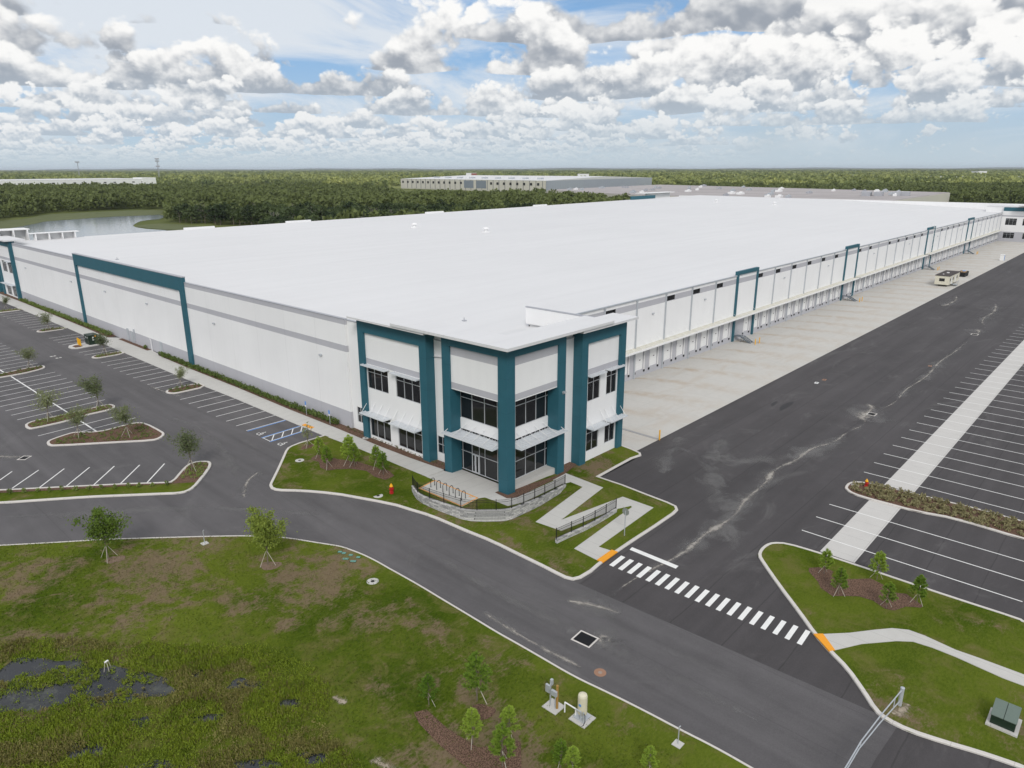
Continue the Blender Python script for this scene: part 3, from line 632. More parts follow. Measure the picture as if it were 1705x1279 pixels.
# ------------------------------------------------------------------ painted markings
ST = 0.012
wl = []
for y in (36.9, 39.5, 42.15, 44.95, 47.6, 50.4, 53.1, 55.9): wl.append(strip_poly((-8.72, y), (-3.2, y), .12))
for k in range(9): wl.append(strip_poly((-8.82, 64.35+2.75*k), (-3.6, 64.35+2.75*k), .12))
for y in (94.3, 97.05, 106.0, 108.6, 111.3, 113.9): wl.append(strip_poly((-8.9, y), (-3.5, y), .12))
for k in range(9): wl.append(strip_poly((-8.85, 125.2+3.0*k), (-3.3, 125.2+3.0*k), .12))
for k in range(9): wl.append(strip_poly((-27.0, 63.25+2.73*k), (-16.0, 63.9+2.72*k), .12))
for k in range(22): wl.append(strip_poly((-27.2, 93.7+2.73*k), (-16.2, 94.2+2.73*k), .12))
wl += [strip_poly((-27.0,54.4),(-16.4,55.1),.12), strip_poly((-24.3,52.0),(-16.2,52.45),.12)]
wl += [strip_poly((-21.55,49.9),(-21.5,57.6),.2), strip_poly((-21.5,61.2),(-21.6,88.0),.2), strip_poly((-21.7,91.2),(-21.7,152),.2)]
lw = FT['lowstalls']
wl.append(strip_poly(lw[0], lw[1], .13))
for i in range(2, 14, 2): wl.append(strip_poly(lw[i], lw[i+1], .13))
wl += [strip_poly((-35.9,44.2),(-34.6,45.7),.13), strip_poly((-38.1,46.0),(-36.8,47.5),.13)]
# further rows west of the lane
for k in range(26): wl.append(strip_poly((-45, 78+2.73*k), (-34, 78.6+2.73*k), .12))
# trailer stalls
TY = -24.5
for k in range(100):
    x = 14.55 + 3.66*k if k < 3 else 32.75 + 3.66*(k-5) if k > 5 else None
    if x is None or x > 360: continue
    if k == 4: continue
    wl.append(strip_poly((x, TY), (x, -41.9), .12))
    if x > 36: wl.append(strip_poly((x, -46.5), (x, -62), .12))
wl.append(strip_poly((32.75, TY), (32.75, -41.9), .12))
sheet('concrete_strip', [[(11.75,-27.2),(26,-27.2),(26,-30.15),(11.75,-30.15)],[(30.4,-27.2),(560,-27.2),(560,-30.15),(30.7,-30.15)]], .006, M_CONC)
sheet('stall_lines', wl, ST, M_PAINT)
cwp = []
for k in range(19):
    y = -14.40 - .892*k
    cwp.append([(-2.82+.017*k, y-.16-.08*(k/18)), (-.80+.017*k, y-.05-.08*(k/18)+0), (-.80+.017*k, y-.05-.44), (-2.82+.017*k, y-.16-.44)])
sheet('crosswalk', cwp, ST, M_PAINT)
sheet('stop_bar', [FT['stopbar']], ST, M_PAINT)
sheet('blue_lines', [strip_poly((-8.7,36.58),(-3.3,36.68),.2), strip_poly((-8.7,33.15),(-3.3,33.35),.2), strip_poly((-8.7,31.15),(-3.3,31.35),.2)], ST, M_BLUE)
acc = [strip_poly((-8.7,32.97),(-3.3,33.15),.1), strip_poly((-8.7,31.33),(-3.3,31.53),.1), strip_poly((-8.6,31.3),(-8.6,33.0),.1)]
for k in range(4): acc.append(strip_poly((-8.3+1.35*k, 31.4+.03*k), (-7.1+1.35*k, 32.98+.03*k), .12))
def wheel(cx, cy):
    P = []
    for i in range(14):
        t0, t1 = math.pi*(.35+1.5*i/14), math.pi*(.35+1.5*(i+1)/14)
        P.append(strip_poly((cx+.38*math.cos(t0), cy+.38*math.sin(t0)), (cx+.38*math.cos(t1), cy+.38*math.sin(t1)), .1))
    P += [strip_poly((cx+.62,cy-.02),(cx+.05,cy+.05),.11), strip_poly((cx+.05,cy+.05),(cx,cy-.35),.11), strip_poly((cx,cy-.35),(cx-.45,cy-.5),.1),
          strip_poly((cx+.36,cy-.02),(cx+.33,cy-.32),.09), [(cx+.72+.1*math.cos(t), cy-.02+.1*math.sin(t)) for t in [i*math.pi/4 for i in range(8)]]]
    return P
sheet('access_marks', acc, ST, M_PAINT)
sheet('wheelchair_mark', wheel(-8.1, 34.6), ST+.004, M_PAINT)
sheet('wheelchair_mark', wheel(-8.15, 29.5), ST+.004, M_PAINT)
sheet('tactile_paving', [[(-2.93,33.4),(-2.35,33.5),(-2.3,31.4),(-2.9,31.3)]], .065, M_ORANGE, hf=lambda x,y:0, cuts=[], skirt=.06)
sheet('tactile_paving', [[(-3.02,-13.42),(-.72,-13.38),(-.66,-13.98),(-3.0,-14.05)]], .16, M_ORANGE, skirt=.1)
q = FT['orangeR']; sheet('tactile_paving', [q], .155, M_ORANGE, skirt=.1)

# ------------------------------------------------------------------ islands in the west lot
def nose_island(y0, y1, x0=-8.75, x1=-3.35, dy=0.0):
    pts = [(x1, y0+dy)] ; n = 7; r = (y1-y0)/2
    pts = [(x1, y1+dy)] + [(x0+r - r*math.sin(math.pi*i/n), (y0+y1)/2 + r*math.cos(math.pi*i/n)) for i in range(n+1)] + [(x1, y0+dy)]
    return pts
isl = [nose_island(59.0, 61.9, x1=-3.2), nose_island(89.8, 92.2, x1=-3.5, dy=.1), nose_island(120.9, 123.6, x1=-3.4), nose_island(151.8, 154.6, x1=-3.4)]
i2 = [tuple(p) for p in FT['isl2']]; i3 = [tuple(p) for p in FT['isl3']]
i1 = [(-23.09-4.3, 88.6), (-20.02,88.06),(-16.85,89.09),(-16.2,89.94),(-16.03,91.13),(-16.63,91.69),(-18.75,91.73),(-22.46,90.78),(-27.3,91.2)]
for k, p in enumerate(isl + [i1, i2, i3]):
    p2 = smooth(p, 1, True)
    sheet('lot_island_bed', [p2], .11, M_MULCH); kerb('lot_island_kerb', p2, .3, .14)
xp = [(-4.3,104.3),(-7.2,104.4),(-8.4,103.9),(-9.0,102.4),(-8.9,101.0),(-8.1,100.2),(-4.3,100.4)]
sheet('transformer_pad', [xp], .14, M_CONC, skirt=.14)
sheet('lot_island_bed', [[(-8.2,101.0),(-8.3,102.6),(-7.6,103.2),(-6.9,102.9),(-6.8,101.4),(-7.4,100.9)]], .15, M_MULCH)
# mulch beds
def blob(cx, cy, rx, ry, seed, n=18, ang=0):
    r_ = random.Random(seed); ph = [r_.random()*6 for _ in range(3)]
    out = []
    for i in range(n):
        t = 2*math.pi*i/n; k = 1 + .16*math.sin(2*t+ph[0]) + .10*math.sin(3*t+ph[1]) + .05*math.sin(5*t+ph[2])
        x, y = rx*k*math.cos(t), ry*k*math.sin(t); out.append((cx+x*math.cos(ang)-y*math.sin(ang), cy+x*math.sin(ang)+y*math.cos(ang)))
    return out
def lawnz(x, y):
    """level of the entrance lawn at a point"""
    for f in fs_:
        A_, B_, C_ = [Vector((mb_lawn.v[i][0], mb_lawn.v[i][1], mb_lawn.v[i][2])) for i in f[:3]]
        d = (B_.y-C_.y)*(A_.x-C_.x)+(C_.x-B_.x)*(A_.y-C_.y)
        if abs(d) < 1e-9: continue
        l1 = ((B_.y-C_.y)*(x-C_.x)+(C_.x-B_.x)*(y-C_.y))/d; l2 = ((C_.y-A_.y)*(x-C_.x)+(A_.x-C_.x)*(y-C_.y))/d
        if l1 >= -1e-4 and l2 >= -1e-4 and l1+l2 <= 1.0001: return l1*A_.z+l2*B_.z+(1-l1-l2)*C_.z
    return hz(x, y)+.1
class _L: pass
mb_lawn = _L(); mb_lawn.v = [(v.x, v.y, z) for v, z in zip(vv_, zz_)]
def lawn_patch(name, poly, dz, m):
    bm = bmesh.new(); vs = [bm.verts.new((p[0], p[1], 0)) for p in poly]; f = bm.faces.new(vs); f.normal_update()
    if f.normal.z < 0: f.normal_flip()
    bmesh.ops.triangulate(bm, faces=bm.faces[:]); bmesh.ops.subdivide_edges(bm, edges=bm.edges[:], cuts=3, use_grid_fill=True)
    for v in bm.verts: v.co.z = lawnz(v.co.x, v.co.y)+dz
    me = bpy.data.meshes.new(name); bm.to_mesh(me); bm.free(); o = link_mesh(name, me, m); o['kind'] = 'structure'; return o
lawn_patch('pine_bed', [(-7.4,23.2),(-6.6,22.4),(-6.4,20.5),(-5.2,18.2),(-4.9,15.6),(-4.4,13.6),(-4.7,12.3),(-6.0,12.2),(-6.4,13.6),(-6.1,15.4),(-6.9,17.2),(-8.0,18.2),(-8.9,18.6),(-9.1,19.8),(-8.3,21.2),(-8.5,22.6)], .03, M_MULCH)
lawn_patch('tree_ring', blob(-6.6, 26.1, .8, .6, 3), .04, M_MULCH)
sheet('southwest_mulch', [[(-25.6,-15.6),(-24.9,-16.0),(-25.1,-18.2),(-24.9,-20.6),(-24.0,-21.3),(-23.1,-21.1),(-22.9,-22.2),(-24.4,-23.6),(-26.3,-24.8),(-27.2,-24.2),(-26.4,-21.6),(-26.3,-18.8),(-26.0,-16.6)], blob(-22.8,-18.7,.9,.7,5), blob(-24.2,-27,.9,.8,6), blob(-20.0,-29.4,.7,.6,8)], .125, M_MULCH)
M_DIRT = mat('bare_soil', (.22,.15,.10), .95, build=lambda N: N.mix(N.noise(N.pos, 3, 5, .7), (.10,.065,.042,1), (.28,.20,.145,1)))
sheet('tree_ring', [blob(-31.7,16.2,.7,.6,9), blob(-22.9,6.3,.8,.7,10)], .115, M_DIRT)
sheet('road_patch', [[(-5.7,-38.6),(-6.6,-38.4),(-9.93,-38.2),(-11.55,-38.2),(-14.9,-38.2),(-15.6,-41),(-16,-60),(-4.9,-60),(-4.9,-44.4),(-5.6,-42.5),(-6.0,-40.5)]], .008, M_ASPHC)
M_OIL = mat('dark_patch', (.03,.028,.03), .7)
sheet('oil_patch', [blob(50.0,-8.6,2.6,.5,33,ang=.1), blob(49.8,-6.9,1.3,.3,34,ang=.2)], .004, M_OIL)

# ------------------------------------------------------------------ the warehouse
WH = thing('warehouse', (0, 0, 0), 'huge white warehouse in the middle with a teal framed office corner and flat white roof', 'warehouse')
def wpart(mb, name, m, parent=WH, **k): return mb.build(name, m, parent, **k)
def wall_grid(name, axis, plane, u0, u1, z0, z1, holes, depth, m, parent=WH, out=-1, thick=0.0):
    """a wall face on plane with true openings and reveals; out = side the face looks to"""
    us = sorted(set([u0, u1] + [v for h in holes for v in h[:2]])); zs = sorted(set([z0, z1] + [v for h in holes for v in h[2:]]))
    us = [u for u in us if u0 <= u <= u1]; zs = [z for z in zs if z0 <= z <= z1]
    mb = MB()
    def P(u, d, z): return (plane - out*d, u, z) if axis == 'X' else (u, plane - out*d, z)
    for i in range(len(us)-1):
        for j in range(len(zs)-1):
            cu, cz = (us[i]+us[i+1])/2, (zs[j]+zs[j+1])/2
            if any(h[0] < cu < h[1] and h[2] < cz < h[3] for h in holes): continue
            mb.add([P(us[i],0,zs[j]), P(us[i+1],0,zs[j]), P(us[i+1],0,zs[j+1]), P(us[i],0,zs[j+1])], [(0,1,2,3)])
    for a_, b_, c_, d_ in holes:
        for (p, q) in (((a_,c_),(b_,c_)),((b_,c_),(b_,d_)),((b_,d_),(a_,d_)),((a_,d_),(a_,c_))):
            mb.add([P(p[0],0,p[1]), P(q[0],0,q[1]), P(q[0],depth,q[1]), P(p[0],depth,p[1])], [(0,1,2,3)])
    if thick:
        for (p, q) in (((u0,z0),(u1,z0)),((u1,z0),(u1,z1)),((u1,z1),(u0,z1)),((u0,z1),(u0,z0))):
            mb.add([P(p[0],0,p[1]), P(q[0],0,q[1]), P(q[0],thick,q[1]), P(p[0],thick,p[1])], [(0,1,2,3)])
    return mb.build(name, m, parent)
def window(axis, plane, u0, u1, z0, z1, cols, trans, depth=.14, out=-1, parent=WH, bar=.055, door=None):
    """glass pane set back in its opening, aluminium frame and glazing bars as its part"""
    def bx(mb, ua, ub, za, zb, d0, d1):
        a_, b_ = plane - out*d0, plane - out*d1; a_, b_ = min(a_, b_), max(a_, b_)
        return mb.box(a_, b_, ua, ub, za, zb) if axis == 'X' else mb.box(ua, ub, a_, b_, za, zb)
    g = bx(MB(), u0, u1, z0, z1, depth, depth+.03).build('window', M_GLASS, parent)
    f = MB(); d0, d1 = depth-.07, depth-.004
    bx(f, u0, u1, z0, z0+bar, d0, d1); bx(f, u0, u1, z1-bar, z1, d0, d1); bx(f, u0, u0+bar, z0+bar, z1-bar, d0, d1); bx(f, u1-bar, u1, z0+bar, z1-bar, d0, d1)
    xs = [u0+(u1-u0)*i/cols for i in range(1, cols)] if isinstance(cols, int) else cols
    for x in xs: bx(f, x-bar/2, x+bar/2, z0+bar, z1-bar, d0+.004, d1)
    for t in trans: bx(f, u0+bar, u1-bar, t-bar/2, t+bar/2, d0+.008, d1)
    f.build('frame', M_ALU, g)
    return g
def canopy(axis, wallp, edge, u0, u1, z, nrods, rodz, parent=WH, th=.13, louv=True):
    """steel sunshade of louvre blades between channels, hung on rods"""
    mb = MB(); lo, hi = min(wallp, edge), max(wallp, edge)
    def bx(ua, ub, a_, b_, za, zb):
        return mb.box(a_, b_, ua, ub, za, zb) if axis == 'X' else mb.box(ua, ub, a_, b_, za, zb)
    bx(u0, u1, edge-.03, edge+.03, z-.02, z+th); bx(u0, u0+.06, lo+.035, hi, z, z+th-.01); bx(u1-.06, u1, lo+.035, hi, z, z+th-.01)
    n = max(3, int((u1-u0)/.42))
    for i in range(1, n):
        u = u0+(u1-u0)*i/n; bx(u-.02, u+.02, lo+.035, hi-.01, z+.005, z+th-.03)
    k = int((hi-lo)/.13)
    for i in range(k):
        q = lo+.05+(hi-lo-.08)*i/k; bx(u0+.061, u1-.061, q, q+.085, z+.03+.002*(i % 2), z+.055+.002*(i % 2))
    c = mb.build('canopy', M_LOUV, parent)
    for i in range(nrods):
        u = u0+.25+(u1-u0-.5)*i/max(1, nrods-1); r = MB()
        p0 = (wallp, u, rodz) if axis == 'X' else (u, wallp, rodz); e = edge+(.12 if edge < wallp else -.12); p1 = (e, u, z+th) if axis == 'X' else (u, e, z+th)
        r.tube(p0, p1, .028, 6); r.lathe([(0.0,-.02),(.07,-.02),(.07,.02),(0,.02)], n=6) if False else None
        r.build('rod', M_WHITE, c)
    return c
def portal(pieces, name='teal_frame', parent=WH):
    mb = MB()
    for p in pieces: mb.box(*p)
    return mb.build(name, M_TEAL, parent)
# office corner, west face ---------------------------------------------------
portal([(0,1.55,23.05,24.1,-.25,14.75),(0,1.55,11.85,13.0,-.35,14.75),(0,1.55,13.0,23.05,13.35,14.75)])
W4 = [(19.07,23.0,6.5,9.3),(13.4,17.65,6.5,9.3),(19.07,23.0,.42,3.5),(13.4,17.65,.42,3.5)]
wall_grid('wall', 'X', .3, 13.0, 23.05, -.3, 13.35, W4, .2, M_WALLO2)
for h in W4: window('X', .3, h[0], h[1], h[2], h[3], 3, [h[3]-.75])
canopy('X', .3, -.45, 18.7, 23.25, 9.42, 0, 0); canopy('X', .3, -.45, 13.15, 17.75, 9.42, 0, 0)
canopy('X', .3, -.95, 18.75, 23.35, 3.48, 4, 4.9); canopy('X', .3, -.95, 13.15, 17.8, 3.48, 4, 4.9)
# recess between the frames, and the strip beside the long wall
h = (10.2, 11.8, .95, 3.0)
wall_grid('wall', 'X', 1.2, 9.33, 11.85, -.3, 14.0, [h], .2, M_WALLP); window('X', 1.2, *h, 2, [2.0])
h = (24.6, 26.6, 1.1, 3.15)
wall_grid('wall', 'X', 1.0, 24.1, 27.55, -.3, 14.0, [h], .2, M_WALLP); window('X', 1.0, *h, 3, [2.1])
wpart(MB().box(1.15,1.45,9.33,11.85,14.0,14.12), 'coping', M_COPE); wpart(MB().box(.95,1.3,24.1,27.55,14.0,14.12), 'coping', M_COPE)
# corner portal
portal([(0,1.21,0,1.21,-.3,14.9),(0,1.5,8.17,9.33,-.2,14.9),(8.12,9.3,0,1.5,-1.1,14.9),(0,1.21,1.21,8.17,14.15,14.9),(1.21,8.12,0,1.21,14.15,14.9)])
wpart(MB().box(.22,.6,1.21,8.17,9.45,14.15), 'wall', M_WALLO)
wpart(MB().box(1.21,8.12,.22,.6,9.45,14.15), 'wall', M_WALLO)
wpart(MB().box(.6,1.6,1.21,8.17,9.45,9.6), 'soffit', M_WHITE); wpart(MB().box(1.21,8.12,.6,1.6,9.452,9.602), 'soffit', M_WHITE)
wpart(MB().box(1.42,1.7,1.55,8.17,4.75,5.95), 'wall', M_WALLP); wpart(MB().box(1.55,8.12,1.42,1.7,4.75,5.95), 'wall', M_WALLP)
window('X', 1.5, 1.6, 9.0, 5.95, 9.45, [2.75,4.6,6.45,8.2], [8.3], depth=.07); window('Y', 1.5, 1.6, 9.0, 5.95, 9.45, [2.9,4.55,6.2,7.8], [8.3], depth=.07)
window('X', 1.5, 1.6, 9.0, -.02, 4.75, [2.75,4.6,5.45,6.55,8.0], [3.6,2.15], depth=.07); window('Y', 1.5, 1.6, 9.0, .12, 4.75, [2.9,4.55,6.2,7.8], [3.6,2.15], depth=.07)
dr = MB()
for (y0, y1) in ((5.5,6.0),(6.03,6.53)):
    dr.box(1.46,1.50,y0,y0+.09,-.01,2.12); dr.box(1.46,1.50,y1-.09,y1,-.01,2.12); dr.box(1.46,1.50,y0+.09,y1-.09,2.03,2.12); dr.box(1.46,1.50,y0+.09,y1-.09,-.01,.14)
d_ = wpart(dr, 'door', M_ALU)
MB().box(1.40,1.43,5.93,5.97,.9,1.4).box(1.40,1.43,6.06,6.10,.9,1.4).build('handle', M_GALV, d_)
wpart(MB().box(1.21,8.12,.35,1.62,-.9,.1), 'plinth', M_WALK)
canopy('X', 1.5, -.75, 1.3, 8.95, 4.5, 6, 5.45); canopy('Y', 1.5, -.75, 1.3, 8.9, 4.5, 6, 5.45)
# south face ----------------------------------------------------------------
h = (9.35, 10.85, .75, 2.95)
wall_grid('wall', 'Y', 1.2, 9.3, 12.15, -1.35, 14.0, [h], .2, M_WALLP); window('Y', 1.2, *h, 2, [1.9])
wpart(MB().box(9.3,12.15,1.15,1.45,14.0,14.12), 'coping', M_COPE)
portal([(12.15,13.28,0,1.55,-1.35,14.55),(19.62,20.72,0,1.55,-1.35,14.55),(13.28,19.62,0,1.55,13.3,14.55)])
W4 = [(13.75,16.2,6.35,9.4),(17.56,19.62-.001,6.35,9.4),(13.75,16.2,.25,3.3),(17.56,19.62-.001,.25,3.3)]
W4 = [(13.75,16.15,6.35,9.4),(17.4,19.5,6.35,9.4),(13.75,16.15,.25,3.3),(17.4,19.5,.25,3.3)]
wall_grid('wall', 'Y', .3, 13.28, 19.62, -1.35, 13.3, W4, .2, M_WALLO2)
for h in W4: window('Y', .3, h[0], h[1], h[2], h[3], 2, [h[3]-.85])
canopy('Y', .3, -.45, 13.35, 16.4, 9.48, 0, 0); canopy('Y', .3, -.45, 17.0, 20.2, 9.48, 0, 0)
canopy('Y', .3, -.95, 13.4, 16.5, 3.3, 2, 4.8); canopy('Y', .3, -.95, 16.9, 20.3, 3.3, 3, 4.8)
# east side of the office
wall_grid('wall', 'X', 21.0, 1.55, 15.4, -1.4, 14.35, [], 0, M_WALLP, out=1)
wpart(MB().box(20.7,20.998,1.56,15.7,12.2,14.35), 'parapet', M_WALLP); wpart(MB().box(20.66,21.06,1.2,15.75,14.352,14.47), 'coping', M_COPE)
# eyebrow slabs over the office
def slab(pts, z0, z1, nm='eyebrow_roof', parent=WH): return wpart(MB().prism(pts, z0, z1), nm, M_ROOF, parent)
slab([(-1.0,24.6),(-1.0,11.0),(2.6,11.0),(2.6,24.6)], 15.0, 15.22)
slab([(11.0,-1.0),(21.6,-1.0),(21.6,2.6),(11.0,2.6)], 14.95, 15.2)
slab([(-1.15,16.3),(-1.15,-1.15),(16.4,-1.15),(16.4,3.0),(3.0,3.0),(3.0,16.3)], 15.26, 15.56)
wpart(MB().box(1.3,2.2,1.35,24.1,13.4,14.995).box(2.2,12.2,1.35,2.2,13.4,14.995).box(12.2,20.69,1.57,2.2,13.4,14.945).box(1.0,2.2,1.0,10.9,14.91,15.255).box(2.2,10.9,1.0,2.2,14.91,15.255), 'parapet', M_WALLP)
# roofs ----------------------------------------------------------------------
XE, YN, YD = 377.0, 196.0, 15.4
def roofz(x, y):
    if y < 98: return 11.80 + (y-15.4)/82.6*(2.0+.0030*x)
    return 13.80 + .0030*x + (y-98)/82.6*(-.30+.0022*x)
xs = [1.0, 21.0] + [21+ (356-21)*i/12 for i in range(1, 13)] + [XE-.3]; ys = [15.4, 40, 70, 98, 125, 155, 180.6]
mb = MB(); vs = []; fs = []
for y in ys:
    for x in xs: vs.append((x, y, roofz(x, y)))
nx = len(xs)
for j in range(len(ys)-1):
    for i in range(nx-1): fs.append((j*nx+i, j*nx+i+1, (j+1)*nx+i+1, (j+1)*nx+i))
mb.add(vs, fs); roof = wpart(mb, 'roof', M_ROOF)
mb = MB()
mb.add([(1.0,15.4,roofz(1,15.4)),(1.0,2.0,13.2),(21.0,2.0,13.2),(21.0,15.4,roofz(21,15.4))], [(0,1,2,3)])
wpart(mb, 'office_roof', M_ROOF)
mb = MB().box(.72,1.02,27.6,168.5,12.0,14.12)
wpart(mb, 'parapet', M_WALLW); wpart(MB().box(.66,1.08,27.5,168.6,14.122,14.24), 'coping', M_COPE)
# long west wall
wall_grid('wall', 'X', .7, 27.55, 168.5, -.3, 14.121, [], 0, M_WALLW)
wpart(MB().box(.7,1.0,27.50,27.55,-.3,14.121), 'wall_end', M_WALLW)
portal([(.35,.95,71.6,73.0,-.2,15.0),(.35,.95,121.9,122.9,-.2,15.0),(.35,.95,73.0,121.9,12.75,15.0)])
wpart(MB().box(.3,1.0,71.5,123.0,15.0,15.12), 'coping', M_COPE)
# wall lights on the west wall
def wlight(x, y, z, nx_=-1, ny_=0):
    a_ = MB()
    if nx_: a_.box(x-.32, x, y-.16, y+.16, z-.06, z+.12).box(x-.06, x, y-.1, y+.1, z-.2, z-.061)
    else: a_.box(x-.16, x+.16, y-.32, y, z-.06, z+.12).box(x-.1, x+.1, y-.06, y, z-.2, z-.061)
    return wpart(a_, 'wall_light', M_GALV)
for y in (33.2, 62.5, 88, 108, 127.5, 160): wlight(.7, y, 8.75)
wlight(.0, 9.0, 8.9) if False else wlight(8.9, 0.0, 8.75, 0)
# lower west wall: doors with meters by them, pair of small doors
mb = MB()
for y in (84.0, 97.0): wpart(MB().box(.62,.699,y,y+1.1,0.05,2.3), 'service_door', M_GALV)
wpart(MB().box(.5,.699,99.0,99.6,.4,2.6), 'meter_cabinet', M_GALV); wpart(MB().box(.5,.699,96.0,96.35,.6,2.9), 'meter_cabinet', M_GALV)
# dock wall -------------------------------------------------------------------
J0, JP = 46.98, 8.82
nb = 36
holes = []; doors = []
PB = [4, 11, 20, 27]          # bays held in teal frames: the stair bays
for k in range(-3, nb-1):
    x = J0 + JP*k
    if x < 20.5 or x+JP > 356.5: continue
    for q, off in enumerate((.42, 4.7)):
        if k in PB and q == 0: continue
        hh = (x+off, x+off+2.45, .02, 3.05); holes.append(hh); doors.append((hh, k, q))
    if (k % 7) not in (0,) or k == 7: holes.append((x+.3, x+3.05, 10.4, 11.28)) if k not in PB else None
wall_grid('wall', 'Y', YD, 21.0, 356.0, -1.4, 11.8, holes, .22, M_WALLD)
first = None; blk = None
bl = []
for (hh, k, q) in doors:
    if first is None:
        first = MB().box(0, 2.45, .16, .2, 0, 3.03).build('dock_door', M_DOOR, WH, None)
        first.location = (hh[0], YD, hh[2])
        b1 = MB().box(-.34,-.02,-.14,-.002,-.46,-.12).build('bumper', M_BLACK, first); b2 = MB().box(2.44,2.76,-.14,-.002,-.46,-.12).build('bumper', M_BLACK, first)
        MB().box(1.35,1.72,.14,.158,1.55,1.68).build('handle', M_BLKMET, first); MB().box(-.08,-.02,-.1,-.003,0,3.0).build('door_guard', M_WHITE, first); MB().box(2.5,2.62,-.12,-.003,-.1,3.0).build('door_guard', M_WHITE, first)
    else:
        c = copy_tree(first, WH); c.location = (hh[0], YD, hh[2])
for hh in holes:
    if hh[2] > 9: window('Y', YD, hh[0], hh[1], hh[2], hh[3], 1, [], depth=.06, bar=.03)
# downspouts at the joints
ds = None
for k in range(-2, nb):
    x = J0+JP*k
    if x > 356: continue
    if ds is None:
        ds = MB().box(-.14,.14,-.17,-.003,-.9,11.55).box(-.14,.14,-.24,-.0025,-1.25,-.9).box(-.18,.18,-.2,-.002,11.55,11.9).build('downspout', M_GALV, WH); ds.location = (x, YD, 0)
    else:
        c = copy_tree(ds, WH); c.location = (x, YD, 0)
wpart(MB().box(21.0,356,YD-.17,YD+.12,11.80,11.98), 'gutter', M_GALV)
# stair bays
for k in PB:
    x0, x1 = J0+JP*k-.35, J0+JP*(k+1)+.2
    portal([(x0,x0+.6,YD-.3,YD+.3,-1.35,12.7),(x1-.6,x1,YD-.3,YD+.3,-1.35,12.7),(x0+.6,x1-.6,YD-.3,YD+.3,12.05,12.7)])
    wpart(MB().box(x0+.6,x1-.6,YD-.09,YD-.002,4.0,12.05), 'wall', M_WALLD)
    wpart(MB().box(x0+.6,x1-.6,YD,YD+.3,11.7,12.05), 'parapet', M_WALLP)
    # door and steel stair with handrails
    wpart(MB().box(x0+1.2,x0+2.15,YD-.05,YD-.003,.0,2.15), 'door', M_COPE)
    st = MB(); sx = x0+1.0
    st.box(sx,sx+1.4,YD-1.6,YD-.1,-.08,.0)
    for i in range(7): st.box(sx+.06,sx+1.34,YD-1.6-.3*(i+1),YD-1.6-.3*i,-.08-.17*(i+1),-.04-.17*(i+1))
    for s_ in (sx, sx+1.36):
        st.add([(s_,YD-1.6,-.25),(s_+.04,YD-1.6,-.25),(s_+.04,YD-3.75,-1.35),(s_,YD-3.75,-1.35),(s_,YD-1.6,.05),(s_+.04,YD-1.6,.05),(s_+.04,YD-3.75,-1.1),(s_,YD-3.75,-1.1)], [(0,3,2,1),(4,5,6,7),(0,1,5,4),(1,2,6,5),(2,3,7,6),(3,0,4,7)])
    st.box(sx,sx+.08,YD-1.6,YD-1.52,-1.35,-.08).box(sx+1.32,sx+1.4,YD-1.6,YD-1.52,-1.35,-.08)
    so = wpart(st, 'stair', M_STEEL)
    for s_ in (sx+.02, sx+1.38):
        rl = MB()
        for zz in (.55, 1.0):
            rl.tube((s_,YD-.1,zz),(s_,YD-1.6,zz),.022,5); rl.tube((s_,YD-1.6,zz),(s_,YD-3.7,zz-1.2),.022,5)
        for yy, zz in ((YD-.1,0),(YD-1.6,0),(YD-2.6,-.57),(YD-3.6,-1.15)): rl.tube((s_,yy,zz),(s_,yy,zz+1.0),.022,5)
        rl.build('handrail', M_GALV, so)

# dock canopies between the stair bays
segs = []; xx = 21.0
for (xa, xb) in ((21.0, 82.0), (82.0, 151.5), (153.0, 221.5), (224, 285), (286.5, 354)):
    mb = MB(); za = 3.86
    wpart(MB().box(xa,xb,YD-1.75,YD-1.625,za-.04,za+.24), 'canopy_edge', M_WHITE); mb.box(xa,xb,YD-.08,YD-.004,za,za+.2)
    mb.box(xa,xb,YD-1.62,YD-.08,za+.05,za+.10)
    n = int((xb-xa)/1.1)
    for i in range(n+1):
        x = xa+.03+(xb-xa-.1)*i/n; mb.box(x,x+.05,YD-1.61,YD-.081,za+.101,za+.17)
    cp = wpart(mb, 'dock_canopy', M_CREAM)
    rd = MB(); n = int((xb-xa)/2.205)
    for i in range(n):
        x = xa+1.1+(xb-xa-2.2)*i/(n-1); rd.tube((x,YD-.01,4.95),(x,YD-1.6,za+.22),.02,5)
    rd.build('rod', M_WHITE, cp)
for k in (0.55, 2.55, 6.6, 9.6, 13.6, 17.6, 21.6, 25.6, 29.6): wlight(J0+JP*k, YD, 9.0, 0)
# roof ladder in its cage at the third stair bay
x = J0+JP*20+5.2; mb = MB()
for s_ in (-.25, .25): mb.tube((x+s_,YD-.55,-1.0),(x+s_,YD-.55,13.6),.035,5)
for i in range(44): mb.tube((x-.25,YD-.55,-.8+.33*i),(x+.25,YD-.55,-.8+.33*i),.02,4)
for i in range(6):
    z = 3+1.9*i; mb.path([(x-.4,YD-.5,z),(x-.4,YD-1.2,z),(x+.4,YD-1.2,z),(x+.4,YD-.5,z)], .03, 4)
for s_ in (-.4, 0, .4): mb.tube((x+s_,YD-1.2,3),(x+s_,YD-1.2,13.5),.025,4)
for zz in (13.2, 13.9): mb.path([(x-.9,YD+.2,zz),(x+.9,YD+.2,zz),(x+.9,YD+1.8,zz),(x-.9,YD+1.8,zz),(x-.9,YD+.2,zz)], .03, 4)
for px, py in ((-.9,.2),(.9,.2),(.9,1.8),(-.9,1.8)): mb.tube((x+px,YD+py,12),(x+px,YD+py,13.9),.03,4)
wpart(mb, 'roof_ladder', M_WHITE)
